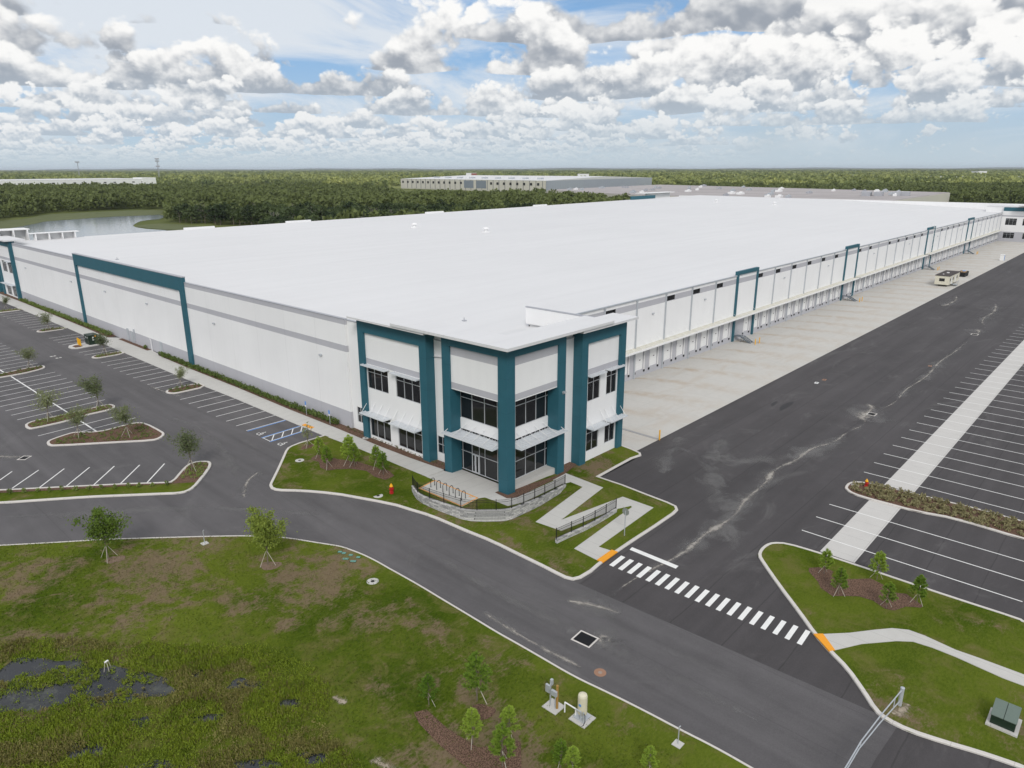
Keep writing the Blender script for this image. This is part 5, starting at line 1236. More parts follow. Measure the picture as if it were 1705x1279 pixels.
MB().box(-.24,-.10,.2,.52,1.05,1.6).build('meter_box', M_GALV, t, bevel=.01); MB().box(-.06,.12,.14,.30,1.55,1.95).build('disconnect_box', M_GALV, t, bevel=.01); MB().box(-.26,-.10,-.36,.06,1.05,1.42).build('control_box', M_GALV, t, bevel=.01)
# small posts on plates, valve lids, manholes
def plate_post(x, y, label):
    z = hz(x, y)+.1; t = thing('marker_post', (x, y, z), label, 'marker post')
    MB().box(-.28,.28,-.28,.28,-.03,.04).build('plate', M_WALK, t); MB().path([(0,0,.04),(0,0,1.25),(.06,-.06,1.32)], .035, 8).build('post', M_GALV, t)
plate_post(-25.2,13.45,'thin grey post on a square plate on the lawn between the two bright green trees'); plate_post(-16.75,-29.2,'thin grey post on a square plate near the bottom of the road curb')
def cover(x, y, z, r, label, ring=M_WALK, mid=M_BLKMET, group=None, name='manhole', sq=None):
    t = thing(name, (x, y, z), label, 'manhole' if name == 'manhole' else name.replace('_', ' '), group)
    MB().lathe([(r,-.04),(r,.012)], n=20).build('collar', ring, t); MB().lathe([(r*.34,.013),(r*.3,.03)], n=16).build('lid', mid, t); return t
cover(-9.54,23.2,lawnz(-9.5,23.2),.5,'round white cleanout cover on the left part of the entrance lawn'); cover(-8.6,10.1,lawnz(-8.6,10.1),.5,'round white cover with a dark centre beside the fire hydrant at the curb')
cover(-18.18,-1.6,hz(0,-1.6)+.1,.5,'round white cover with a dark centre on the near lawn below the road bend'); cover(28.1,-25.0,hz(0,-25)+.11,.4,'white cover beside the hydrant on the grassy island'); cover(-.25,23.4,.08,.4,'white drain cover in the bed under the office windows')
M_RUST = mat('rusty_iron', (.30,.17,.11), .8)
cover(-14.59,-22.03,hz(0,-22)+.0,.42,'rusty round manhole in the road near the water tank', M_RUST, mat('worn_lid', (.30,.24,.20), .8)); 
M_VGRN = mat('valve_lid_green', (.13,.30,.25), .6)
for i, (x, y) in enumerate(FT['valves']):
    t = thing('valve_box', (x, y, hz(x, y)+.09), ('leftmost small green valve lid of the cluster on the near lawn', 'second small green valve lid from the left in the lawn cluster', 'small green valve lid in the middle of the lawn cluster', 'larger green valve lid at the lower left of the lawn cluster', 'small green valve lid nearest to the road curb', 'larger green valve lid at the lower right of the lawn cluster')[i], 'valve box', 'green valve lids in the lawn')
    MB().obox((0,0), .5 if i in (3,5) else .34, .28, -.04, .035, -.9).build('lid', M_VGRN, t, bevel=.01); MB().obox((0,0), .56 if i in (3,5) else .4, .34, -.05, .02, -.9).build('collar', M_BLKMET, t)
def grate(x, y, w_, l_, ang, label):
    z = hz(x, y)+.008; t = thing('drain_grate', (x, y, z), label, 'drain grate', 'drain grates in the asphalt', ang)
    mb = MB()
    for a_ in ((-w_/2-.12,w_/2+.12,-l_/2-.12,-l_/2),(-w_/2-.12,w_/2+.12,l_/2,l_/2+.12),(-w_/2-.12,-w_/2,-l_/2,l_/2),(w_/2,w_/2+.12,-l_/2,l_/2)): mb.box(*a_,-.03,.015)
    mb.build('collar', M_KERB, t)
    mb = MB().box(-w_/2,w_/2,-l_/2,l_/2,-.03,.001)
    for i in range(1, int(w_/.08)): mb.box(-w_/2+.08*i,-w_/2+.08*i+.03,-l_/2,l_/2,.002,.012)
    mb.build('grate', M_BLKMET, t)
grate(-12.37,-19.1,1.15,1.35,.07,'black drain grate in a white collar in the road near the crosswalk')
grate(-30.25,47.5,.95,.75,.7,'dark drain grate in the asphalt west of the triangular island')
grate(54.4,-18.9,1.1,.9,0,'drain grate in the truck court surrounded by pale silt'); grate(121.4,-18.9,1.3,1.0,0,'farther drain grate in the truck court beside the trailer stalls')
# silt left by water
def b_silt(N):
    f = N.noise(N.pos, 2.6, 6, .75); return N.mix(f, (.22,.205,.185,1), (.46,.43,.39,1))
def edge_fade(m_, strength, sc_=1.0):
    """lets thin loose material thin out toward its rim"""
    t_ = m_.node_tree; Nn = NB(t_); bs_ = t_.nodes['Principled BSDF']; gp = Nn.new('ShaderNodeNewGeometry').outputs['Position']
    uvn = Nn.new('ShaderNodeAttribute'); uvn.attribute_name = 'edge'
    nn_ = Nn.m('SUBTRACT', Nn.m('ADD', Nn.m('MULTIPLY', Nn.noise(gp, 1.1*sc_, 7, .72, 1.2), 1.2), Nn.m('MULTIPLY', Nn.noise(gp, .28*sc_, 3, .6), 1.1)), .5)
    al = Nn.ss(Nn.m('SUBTRACT', nn_, Nn.m('MULTIPLY', uvn.outputs['Fac'], .5)), .30, .85)
    Nn.link(Nn.m('MULTIPLY', al, strength), bs_.inputs['Alpha']); return m_
M_SILT = edge_fade(mat('silt', (.4,.37,.33), .95, build=b_silt), 1.0, 1.6)
M_DUST = edge_fade(mat('dust', (.24,.235,.23), .95, build=lambda N: N.mix(N.noise(N.pos, .8, 5, .6), (.16,.155,.155,1), (.27,.265,.26,1))), .5, .5)
M_SANDE = edge_fade(mat('loose_sand', (.42,.36,.29), .95, build=lambda N: N.mix(N.noise(N.pos, 2.4, 5, .7), (.20,.155,.10,1), (.50,.44,.36,1))), 1.3, 1.5)
def silt(path, w_, label, halo=True, m=None, dz=.006, kw=.75):
    if halo: silt(path, w_*4.2, 'faint wide dust along the '+label, False, M_DUST, .003, 1.0)
    pts = densify(smooth(path, 2), .6); n = len(pts); vs = []; fs = []; ed = []
    r_ = random.Random(int(abs(path[0][0]*100)))
    for i, p in enumerate(pts):
        a_ = Vector(pts[max(0, i-1)]); b_ = Vector(pts[min(n-1, i+1)]); d_ = (b_-a_).normalized(); nn = Vector((-d_.y, d_.x))
        e = abs(i/(n-1)-.5)*2; ww = kw*w_*(.6+.4*math.sin(i*.37+path[0][0])**2)*(1-.6*e**3)
        for s_ in (-1, -.5, 0, .5, 1):
            q = Vector(p)+nn*(s_*ww/2); vs.append((q.x, q.y, hz(q.x, q.y)+dz)); ed.append(min(1, abs(s_)+e**6))
    for i in range(n-1):
        for j in range(4): fs.append((i*5+j, (i+1)*5+j, (i+1)*5+j+1, i*5+j+1))
    mb = MB(); mb.v, mb.f = vs, fs; o = mb.build('silt', m or M_SILT); at = o.data.attributes.new('edge', 'FLOAT', 'POINT'); at.data.foreach_set('value', ed)
    tag(o, label, 'silt', kind='stuff'); return o
silt([(53,-18.6),(49,-19.6),(45,-18.7),(40,-18.9),(36,-17.3),(31,-17.6),(27,-16.6),(22,-17.6),(17,-17.6),(13,-18.6),(8,-18.0),(3,-18.4),(-2,-17.4),(-8.4,-17.2)], 1.3, 'pale silt track from the court drain to the crosswalk')
silt([(55,-18.6),(62,-20.0),(70,-19.0),(80,-19.8),(92,-18.8),(104,-19.4),(118,-18.8)], 1.0, 'thin pale silt track between the two court drains')
silt([(50,-19.5),(53,-18),(57,-18.4),(59,-17)], 3.2, 'splash of pale silt round the nearer court drain'); silt([(121,-18),(124,-19.5),(128,-18.2)], 2.4, 'silt round the farther court drain')
silt([(128,-20),(140,-16.5),(152,-17.5),(168,-15.0)], 1.6, 'pale silt streak far out in the truck court'); silt([(150,-6),(162,-7.2),(172,-5.4)], 2.0, 'pale silt streak in the court before the office trailer')
silt([(-11.6,-20.6),(-11.0,-20.3),(-11.4,-19.6),(-12.4,-20.9)], 1.3, 'silt beside the road drain'); silt([(-9.5,-15.0),(-8.4,-17.3),(-8.0,-19.4)], 1.4, 'silt by the crosswalk at the edge of the road')
silt([(-29.6,47.6),(-31.5,49.2),(-33.5,52.5),(-35.5,57)], 1.6, 'pale silt running from the lot drain'); silt([(29,-3.4),(25,-5),(21,-6.2),(17,-8)], 3.0, 'dust fan at the corner of the apron', False, M_DUST, .003, 1.6)
silt([(-15.0,-11),(-15.3,-17),(-15.0,-21)], 1.0, 'pale dust along the road curb'); silt([(-14,24),(-16.5,22.5),(-18.5,19)], 1.0, 'dust where the lot drive meets the road')
silt([(36,-8),(26,-9),(18,-13.5),(9,-21),(2,-24)], 6.5, 'pale crossing tyre dust in the court', False, M_DUST, .0035, 1.0); silt([(26,-3.5),(24,-10),(30,-17),(44,-20)], 6.0, 'pale tyre sweep across the court', False, M_DUST, .004, 1.0); silt([(-11,2),(-12.2,-6),(-12.4,-14),(-11.8,-24),(-11.5,-36)], 3.0, 'pale worn wheel band along the road', False, M_DUST, .0045, 1.0); silt([(-38,34),(-30,27),(-22,20),(-14,10)], 3.2, 'pale worn wheel band round the road bend', False, M_DUST, .0045, 1.0); silt([(-13,52),(-12,40),(-15,28),(-18,21)], 3.2, 'pale worn wheel band in the lot drive', False, M_DUST, .003, 1.0); silt([(-7.8,57),(-8.6,61),(-8.9,66)], .9, 'dust by the stall ends near the first island')
silt([(-29.7,-16.6),(-29.2,-18.5),(-28.9,-20.8)], 1.1, 'bare sand patch at the bottom edge of the marsh bank', False, M_SANDE, .108, 1.3)
silt([(-28.2,-10.6),(-28.0,-11.8)], .8, 'small bare sand patch on the marsh bank', False, M_SANDE, .108, 1.2)
silt([(-5.6,-37.9),(-4.6,-38.3),(-3.9,-38.4)], 1.3, 'pale concrete spill round the gate post', False, M_SANDE, .108, 1.3)
# stop sign, seen from behind
t = thing('stop_sign', (2.24,-12.75,-1.0), 'back of a grey octagonal stop sign on a post beside the ramp path', 'stop sign')
MB().box(-.03,.03,-.03,.03,-.1,2.55).build('post', M_GALV, t)
mb = MB(); n8 = [(.38*math.cos(math.pi/8+i*math.pi/4), .38*math.sin(math.pi/8+i*math.pi/4)) for i in range(8)]
mb.add([(-.034+0*0, p[0], 2.45+p[1]) for p in n8]+[(-.05, p[0], 2.45+p[1]) for p in n8], [tuple(range(8)), tuple(range(15,7,-1))]+[(i,(i+1)%8,8+(i+1)%8,8+i) for i in range(8)])
pl = mb.build('sign_plate', mat('sign_back_grey', (.25,.27,.25), .5, .2), t); pl.location = (.08,0,0)
MB().add([(.051,p[0]*.97,2.45+p[1]*.97) for p in n8], [tuple(range(8))]).build('sign_face', M_RED, t)
for i, (x, y) in enumerate(((-.35,36.3),(-.35,30.8))):
    t = thing('access_sign', (x, y, .06), '%s of the two blue and white accessible parking signs at the hedge' % ('farther', 'nearer')[i], 'parking sign', 'accessible parking signs')
    MB().box(-.025,.025,-.025,.025,-.05,1.9).build('post', M_GALV, t); MB().box(-.05,-.027,-.16,.16,1.45,1.95).build('sign_plate', M_BLUE, t)
    MB().box(-.055,-.051,-.12,.12,1.2,1.42).build('notice', M_WHITE, t)
t = thing('service_post', (.35,88.0,.05), 'white pipe post standing at the wall in the gap of the hedge', 'post'); MB().path([(0,0,0),(0,0,2.1),(-.2,0,2.35)], .06, 8).build('pipe', M_WHITE, t)
# bicycle racks
BR = None
for i, y in enumerate((6.9,6.0,5.05,4.1,3.2,2.3)):
    if BR is None:
        BR = thing('bike_rack', (0,0,0), 'x', 'bike rack'); mb = MB(); P_ = [(-.28,0,-.02),(-.28,0,.62)]+[(-.28*math.cos(math.pi*j/8), 0, .62+.28*math.sin(math.pi*j/8)) for j in range(1,8)]+[(.28,0,.62),(.28,0,-.02)]
        mb.path(P_, .032, 8).build('hoop', M_BLKMET, BR); MB().lathe([(.07,0),(.07,.012)], -.28, 0, 10).lathe([(.07,0),(.07,.012)], .28, 0, 10).build('foot_plate', M_BLKMET, BR)
    place(BR, -3.95, y, .06, '%s black hoop bike rack from the lawn end of the yellow edged pad' % ('first','second','third','fourth','fifth','last')[i], 'hoop bike racks by the entrance', .05, 1, i == 0)
# retaining walls with fences
def rwall(path, topf, botf, name_label, fence_label, close=.14):
    pts = densify(smooth(path, 1), .42); n = len(pts); vs = []; fs = []
    for i, p in enumerate(pts):
        a_ = Vector(pts[max(0,i-1)]); b_ = Vector(pts[min(n-1,i+1)]); d_ = (b_-a_).normalized(); nn = Vector((-d_.y, d_.x))
        q = Vector(p); q2 = q-nn*-.28
        for (r_, z) in ((q, botf(q.x, q.y)-.15), (q+nn*.03, topf(q.x, q.y)-.08), (q+nn*-.01, topf(q.x, q.y)-.078), (q+nn*-.01, topf(q.x, q.y)), (q2, topf(q.x, q.y)), (q2, botf(q.x, q.y)-.15)): vs.append((r_.x, r_.y, z))
    for i in range(n-1):
        for j in range(5): fs.append((i*6+j, i*6+j+1, (i+1)*6+j+1, (i+1)*6+j))
    fs += [tuple(range(5,-1,-1)), tuple(range((n-1)*6, n*6))]
    mb = MB(); mb.v, mb.f = vs, fs; c0 = Vector((path[0][0], path[0][1], botf(*path[0])))
    t = thing('retaining_wall', c0, name_label, 'retaining wall'); mb.build('blocks', M_STONE, t, loc=c0)
    cap = MB()
    for i in range(0, n-1):
        p, q = Vector(pts[i]), Vector(pts[i+1]); d_ = (q-p).normalized(); nn = Vector((-d_.y, d_.x)); z = topf((p.x+q.x)/2, (p.y+q.y)/2)
        c = (p+q)/2+nn*.13; cap.obox((c.x, c.y), (q-p).length-.012, .30, z+.003, z+.075, math.atan2(d_.y, d_.x))
    cap.build('cap_stones', M_STONE, t, loc=c0)
    # fence
    t = thing('fence', c0, fence_label, 'fence'); posts = densify(smooth(path, 1), 1.45); off_ = .14
    def at(i, arr):
        p = Vector(arr[i]); a_ = Vector(arr[max(0,i-1)]); b_ = Vector(arr[min(len(arr)-1,i+1)]); d_ = (b_-a_).normalized(); nn = Vector((-d_.y, d_.x)); q = p+nn*off_; return Vector((q.x, q.y, topf(p.x, p.y)+.07))
    sel = [0]
    P3 = [at(i, pts) for i in range(n)]; acc_ = 0
    for i in range(1, n):
        acc_ += (P3[i]-P3[i-1]).length
        if acc_ > 1.5 or i == n-1: sel.append(i); acc_ = 0
    for i in sel: MB().box(P3[i].x-.03,P3[i].x+.03,P3[i].y-.03,P3[i].y+.03,P3[i].z-.02,P3[i].z+1.12).build('post', M_BLKMET, t, loc=c0)
    for z in (.12, .82, 1.04):
        rl = MB()
        for i in range(n-1): rl.tube(P3[i]+Vector((0,0,z)), P3[i+1]+Vector((0,0,z)), .017, 4, cap=False)
        rl.build('rail', M_BLKMET, t, loc=c0)
    pk = MB()
    for i in range(n-1):
        L = (P3[i+1]-P3[i]).length; k = max(1, int(round(L/.13)))
        for j in range(k):
            p = P3[i].lerp(P3[i+1], j/k); pk.box(p.x-.008,p.x+.008,p.y-.008,p.y+.008,p.z+.05,p.z+1.04)
    pk.build('picket_panel', M_BLKMET, t, loc=c0)
wp1 = [(-5.44,8.54),(-5.84,7.75),(-6.3,6.6),(-6.38,5.34),(-6.16,3.35),(-5.93,1.85),(-5.7,0.59),(-5.17,-0.34),(-4.27,-1.3),(-3.45,-2.14),(-2.86,-2.6),(-2.01,-2.81),(-0.02,-2.85),(2.16,-2.95),(6.5,-2.52)]
rwall(wp1, lambda x, y: hin(x, y)+.0, lambda x, y: hz(x, y)+.05, 'curved grey split block retaining wall round the bike rack terrace', 'black picket fence on the curved retaining wall round the terrace')
wp2 = [(-3.14,-9.08),(-1.24,-9.31),(0.85,-9.60),(3.29,-9.66),(5.63,-9.62)]
rwall(wp2, lambda x, y: -.62-.0*x, lambda x, y: -1.1+.05, 'short straight grey split block retaining wall between two runs of the ramp path', 'black picket fence on the short straight retaining wall')
# pipe gate at the lower right
t = thing('pipe_gate', (-4.43,-38.0,-1.0), 'grey steel pipe gate with two long rails swinging out over the road at lower right', 'gate')
MB().tube((0,0,-.1),(0,0,1.28),.12,12).lathe([(.13,1.28),(.13,1.33),(.05,1.36)], n=12).build('post', M_GALV, t)
top_ = [(-.1,.02,1.18),(-3.1,.32,1.18),(-6.2,.55,1.18),(-7.9,.56,1.18),(-11,.6,1.18),(-13,.6,1.18)]; MB().path(top_, .038, 8).build('rail', M_GALV, t)
MB().path([(-.12,.02,.35),(-3.1,.32,.55),(-6.4,.55,.78),(-8.0,.56,.80),(-11,.6,.8),(-13,.6,.8)], .036, 8).path([(-1.1,.12,1.18),(-1.1,.12,.43)], .03, 6).path([(-6.2,.55,1.18),(-6.2,.55,.78)], .03, 6).build('brace_rail', M_GALV, t)
MB().tube((-13,.6,-.1),(-13,.6,1.2),.1,10).build('post', M_GALV, t)
# office trailer, skip and toilet in the court
t = thing('office_trailer', (186.6,-.2,-1.08), 'cream office trailer with dark flat roof, stairs at its side, parked on the concrete apron', 'trailer')
M_TRL = mat('trailer_siding', (.66,.63,.52), .6, build=lambda N: scl(N, (.66,.63,.52,1), N.m('SUBTRACT', 1, N.m('MULTIPLY', line(N, N.m('ADD', N.X, N.Y), .4, .05), .1))))
MB().box(0,13,0,3.6,.55,3.05).build('body', M_TRL, t); MB().box(-.12,13.12,-.12,3.72,3.051,3.2).build('roof', mat('dark_roofing', (.06,.05,.05), .9), t)
MB().box(6.2,6.9,1.5,2.1,3.201,3.4).box(2.5,2.8,2,2.3,3.201,3.35).build('roof_box', M_WHITE, t)
MB().box(-.03,-.002,1.1,2.5,1.5,2.35).build('window', M_GLASS, t)
for x in (1.2, 4.6, 9.5): MB().box(x,x+.8,-.03,-.002,1.5,2.3).build('window', M_GLASS, t)
for x in (3.0, 7.6): MB().box(x,x+.9,-.04,-.003,.6,2.6).build('door', M_WHITE, t)
mb = MB().box(3.0,4.4,-1.5,-.1,.5,.56)
for i in range(3): mb.box(4.41+.3*i,4.7+.3*i,-1.4,-.2,.34-.16*i,.38-.16*i)
for x in (3.02,4.38): mb.tube((x,-1.48,0),(x,-1.48,1.5),.03,5)
mb.tube((3.0,-1.48,1.5),(4.4,-1.48,1.5),.03,5); mb.tube((4.4,-1.48,1.5),(5.3,-1.48,1.0),.03,5); mb.build('steps', M_GALV, t)
for x in (5.5, 6.5): MB().tube((x,-.05,.32),(x,.25,.32),.34,12).tube((x,3.35,.32),(x,3.62,.32),.34,12).build('wheel', M_BLACK, t)
t = thing('skip', (212.3,.6,-1.08), 'dark open skip full of timber scraps and a blue tarp beside the office trailer', 'skip')
MB().box(0,5,0,.08,0,1.4).box(0,5,2.1,2.2,0,1.4).box(0,.1,.081,2.099,0,1.4).box(4.9,5,.081,2.099,0,1.4).box(.1,4.9,.08,2.1,0,.1).build('bin', M_BLACK, t)
mb = MB(); r_ = random.Random(4)
for i in range(26): mb.obox((r_.uniform(.8,4.2), r_.uniform(.4,1.8)), r_.uniform(.5,1.4), .12, r_.uniform(.7,1.2), r_.uniform(1.25,1.5), r_.random()*3)
mb.build('timber_scraps', mat('scrap_timber', (.42,.28,.15), .9), t); MB().lathe([(.6,1.1),(.55,1.45),(.2,1.6)], 4.0, 1.1, 8).build('tarp', M_BLUE, t)
t = thing('portable_toilet', (268.5,-.9,-1.08), 'white and blue portable toilet alone on the concrete apron', 'portable toilet')
MB().box(0,1.3,0,1.3,0,2.1).build('cabin', M_WHITE, t, bevel=.03); MB().box(1.301,1.33,.15,1.15,.1,2.0).box(.15,1.15,-.03,-.001,.1,2.0).build('door', M_BLUE, t); MB().box(-.05,1.35,-.05,1.35,2.101,2.2).build('roof', M_WHITE, t)
for i, (x, y, c, nm) in enumerate(((93.5,5.2,M_WHITE,'white'),(97.3,5.0,M_ORANGE,'orange'),(64.0,-15.2,M_ORANGE,'rusty'))): pass
for (x, y, m_, l) in ((64.6,-7.6,M_WHITE,'pair of white valve lids in the truck court asphalt'),(67.2,-7.9,M_RUST,'rusty valve lid in the truck court asphalt'),(88,-18.4,M_RUST,'orange brown valve lid between the two court drains'),(-12.9,97.6,M_WALK,'pale lid in the lot drive before the transformer'),(-12.6,95.6,M_WALK,'second pale lid in the lot drive before the transformer')):
    t = thing('valve_cover', (x, y, hz(x, y)+.002), l, 'valve cover'); MB().obox((0,0), .9, .55, -.03, .02, .1).build('collar', m_, t); MB().lathe([(.16,.021),(.15,.035)], n=12).build('lid', M_BLKMET, t)
# bird on a perch in the marsh
t = thing('perch', (-37.1,2.6,hz(0,2.6)+.1), 'low pale perch of sticks standing in the dark pool', 'perch')
MB().tube((-.25,0,0),(-.1,0,.7),.02,5).tube((.25,.1,0),(.12,0,.7),.02,5).tube((0,-.2,0),(0,0,.7),.02,5).build('legs', M_STAKE, t); MB().obox((0,0), .26, .12, .7, .75, .4).build('board', M_WHITE, t)

# ------------------------------------------------------------------ what lies behind the site, by distance along the view and offset across it
def Wp(px, D): 
    p = CAMPOS + fh*D + rt*(D*(px-852.5)/1241.0); return (p.x, p.y)
def Gd(y): return 42800.0/(y-281.0)
def gpt(px, y): return Wp(px, Gd(y))
GZ = -1.40
# lake and its banks
lake = smooth([gpt(*p) for p in [(-60,392),(-20,380),(35,373),(60,367),(110,364.5),(160,361),(210,358),(262,357),(262,365),(225,368),(212,373),(206,379),(240,384),(345,388),(345,410),(100,440),(-60,440)]], 1, True)
b_lk = lambda N: (bumpit(N, N.noise(N.vm('MULTIPLY', N.pos, (.5,.5,1)), 1.0, 4, .6), .05, .3), N.mix(N.noise(N.pos, .02, 3), (.16,.20,.24,1), (.24,.28,.31,1)))[1]  # pale base colour carries part of the sky's reflection on the water
M_LAKE = mat('lake_water', (.03,.05,.06), .12, spec=.8, build=b_lk)
def flat(name, polys, z, m, kind='structure'): return sheet(name, polys, z, m, hf=lambda x, y: 0.0, cuts=[], kind=kind)
flat('lake', [lake], GZ+.10, M_LAKE)
M_BANK = mat('bank_grass', (.09,.12,.03), .95, build=lambda N: N.mix(N.noise(N.pos, .15, 5, .7), (.05,.075,.02,1), (.15,.16,.06,1)))
flat('lake_bank', [smooth([gpt(*p) for p in [(-60,378),(-20,368),(30,365),(60,357),(130,354),(190,351),(265,349),(262,358),(210,360),(160,362),(110,366),(60,369),(35,375),(-20,384),(-60,396)]], 1, True)], GZ+.14, M_BANK)
flat('lake_bank', [smooth([gpt(*p) for p in [(205,378),(235,374.5),(262,373),(300,376),(345,380),(420,384),(420,392),(330,388),(240,382.5)]], 1, True)], GZ+.15, M_BANK)
def wallbox(mb, P, Q, depth, z0, z1):
    P, Q = Vector(P), Vector(Q); d = (Q-P).normalized(); n = Vector((-d.y, d.x))
    if n.dot(Vector((CAMPOS.x, CAMPOS.y))-P) > 0: n = -n
    return mb.prism([tuple(P), tuple(Q), tuple(Q+n*depth), tuple(P+n*depth)], z0, z1), d, n
def facade_bits(P, Q, n, spacing, w_, z0, z1, out=.25):
    """separate openings along a wall"""
    P, Q = Vector(P), Vector(Q); L = (Q-P).length; d = (Q-P)/L; res = []
    k = int(L/spacing)
    for i in range(k):
        c = P+d*(spacing*(i+.5)); mb = MB().obox((c.x-n.x*out/2, c.y-n.y*out/2), w_, out+.1, z0, z1, math.atan2(d.y, d.x)); res.append(mb)
    return res
# far left white warehouse
P1, P0 = Wp(257, 1370), Wp(-260, 1000)
t = thing('warehouse', (P1[0], P1[1], GZ), 'very long low white warehouse far off at the left edge, beyond the dark wood', 'warehouse')
L0 = (P1[0], P1[1], GZ); mb, d_, n_ = wallbox(MB(), P1, P0, 150, GZ, 14.6); mb.build('wall', M_WALLP, t, loc=L0)
mb, _, _ = wallbox(MB(), P1, P0, 149, 14.601, 15.4); mb.build('roof', M_ROOF, t, loc=L0)
mb, _, _ = wallbox(MB(), tuple(Vector(P1)-n_*.3), tuple(Vector(P0)-n_*.3), .28, GZ, 4.2); mb.build('dock_band', mat('far_grey_paint', (.35,.36,.40), .8), t, loc=L0)
for mb in facade_bits(P1, P0, n_, 17, 4.5, 9.2, 10.8)[:42]: mb.build('window', M_GLASS, t, loc=L0)
E1 = Vector(P1); mb, _, _ = wallbox(MB(), tuple(E1-n_*1.5), tuple(E1-n_*1.5+d_*26), 30, GZ, 17.4); mb.build('office_block', M_WALLP, t, loc=L0)
for i in range(3):
    c = E1-n_*1.6+d_*(4+8*i); MB().obox((c.x, c.y), 5, .5, 1.5, 6.5, math.atan2(d_.y, d_.x)).build('window', mat('far_blue_glass', (.06,.10,.17), .2), t, loc=L0)
# grey warehouse in the middle
A_, B_, C_ = Wp(667, 1311), Wp(910, 1056), Wp(1087, 1396)
M_TAN = mat('tan_wall', (.55,.53,.47), .8); M_BLG = mat('blue_grey_metal', (.34,.37,.43), .6, build=lambda N: scl(N, (.36,.39,.45,1), N.m('SUBTRACT', 1, N.m('MULTIPLY', line(N, N.m('ADD', N.X, N.m('MULTIPLY', N.Y, 1.0)), 9.0, .8), .16))))
L0 = (B_[0], B_[1], GZ); t = thing('warehouse', L0, 'large grey and tan warehouse with small dark windows beyond the wood in mid distance', 'warehouse')
D_ = tuple(Vector(A_)+Vector(C_)-Vector(B_))
MB().prism([A_, B_, C_, D_], GZ, 3.0).build('base_wall', M_TAN, t, loc=L0)
v = Vector
def quadwall(P, Q, z0, z1): return MB().add([(P[0],P[1],z0),(Q[0],Q[1],z0),(Q[0],Q[1],z1),(P[0],P[1],z1)], [(0,1,2,3)])
nA = (v(B_)-v(A_)).normalized(); nA = v((nA.y, -nA.x)); nA = nA if nA.dot(v((CAMPOS.x,CAMPOS.y))-v(A_)) > 0 else -nA
nC = (v(C_)-v(B_)).normalized(); nC = v((nC.y, -nC.x)); nC = nC if nC.dot(v((CAMPOS.x,CAMPOS.y))-v(B_)) > 0 else -nC
o_ = lambda P, n, k=.2: tuple(v(P)+n*k)
quadwall(o_(A_,nA), o_(B_,nA), 0, 14.9).build('wall', M_TAN, t, loc=L0); quadwall(o_(B_,nC), o_(C_,nC), 0, 15.2).build('wall', M_BLG, t, loc=L0)
mid1 = v(A_).lerp(v(D_), .5); mid2 = v(B_).lerp(v(C_), .5)
rf = MB().add([(A_[0],A_[1],15.2),(B_[0],B_[1],15.2),(mid2.x,mid2.y,19.5),(mid1.x,mid1.y,19.5),(C_[0],C_[1],15.2),(D_[0],D_[1],15.2)], [(0,1,2,3),(3,2,4,5),(1,4,2)])
rf.build('roof', M_ROOF, t, loc=L0)
nn_ = -nA
for i, mb in enumerate(facade_bits(A_, B_, nn_, 14.4, 4.2, 8.3, 11.8, .5)):
    if i not in (12, 13, 14, 15): mb.build('window', M_BLACK, t, loc=L0)
for a0, a1 in ((.49, .555), (.575, .64)):
    p, q = v(A_).lerp(v(B_), a0), v(A_).lerp(v(B_), a1); quadwall(o_(p,nA,.5), o_(q,nA,.5), 2.5, 14).build('glazed_bay', mat('far_glazing', (.20,.23,.27), .4), t, loc=L0)
for i in range(27):
    p = v(A_).lerp(v(B_), (i+.5)/27); MB().obox((p.x+nA.x*.3, p.y+nA.y*.3), .9, .3, 0, 14.8, math.atan2((v(B_)-v(A_)).y, (v(B_)-v(A_)).x)).build('pilaster', mat('far_dark_joint', (.16,.16,.17), .8), t, loc=L0) if i else None
r_ = random.Random(3)
for i in range(9):
    p = v(A_).lerp(v(B_), .15+.09*i)+(mid2-v(B_))*.25; MB().obox((p.x, p.y), 12, 6, 15.5, 18.5, .3).build('roof_unit', M_GALV, t, loc=L0)
# low brown-roofed warehouse directly behind
Q5 = [Wp(912, 756), Wp(1100, 993), Wp(1590, 654), Wp(1482, 474), Wp(1060, 606)]
L0 = (Q5[3][0], Q5[3][1], GZ); t = thing('warehouse', L0, 'low warehouse with a weathered brown grey roof, directly behind the white one', 'warehouse')
def b_broof(N):
    n = N.noise(N.vm('MULTIPLY', N.pos, (.03,.006,1)), 1.0, 6, .7, .8); m2 = N.noise(N.pos, .05, 5, .7)
    return N.mix(N.m('ADD', N.m('MULTIPLY', n, .7), N.m('MULTIPLY', m2, .3)), (.17,.145,.145,1), (.58,.55,.54,1))
MB().prism(Q5, GZ, 10.6).build('wall', M_TAN, t, loc=L0)
cx = sum(p[0] for p in Q5)/5; cy = sum(p[1] for p in Q5)/5
MB().prism([(cx+(p[0]-cx)*.996, cy+(p[1]-cy)*.996) for p in Q5], 10.6, 11.0).build('roof', mat('brown_roof', (.36,.33,.33), .9, build=b_broof), t, loc=L0)
for i in range(46):
    for _ in range(50):
        px, py = cx+r_.uniform(-400, 400), cy+r_.uniform(-300, 300)
        if inside((px, py), [(cx+(p[0]-cx)*.93, cy+(p[1]-cy)*.93) for p in Q5]): break
    else: continue
    s_ = r_.uniform(.6, 1.3); mb = MB().obox((px, py), 7*s_, 3.2*s_, 11.0, 12.6*1.0, .1); mb.obox((px+1, py), 2*s_, 1.6*s_, 12.61, 13.2, .1); mb.build('roof_unit', (M_GALV, M_WALLP, M_COPE)[i % 3], t, loc=L0)
for i, (px, py_, w_) in enumerate(((1450,.0,1),(1470,.0,1),(1500,0,1),(1515,0,1))):
    p = Wp(px, 575); MB().obox(p, 16, 6, 11.0, 14.0, YAW*0+.2).build('roof_unit', M_COPE, t, loc=L0)
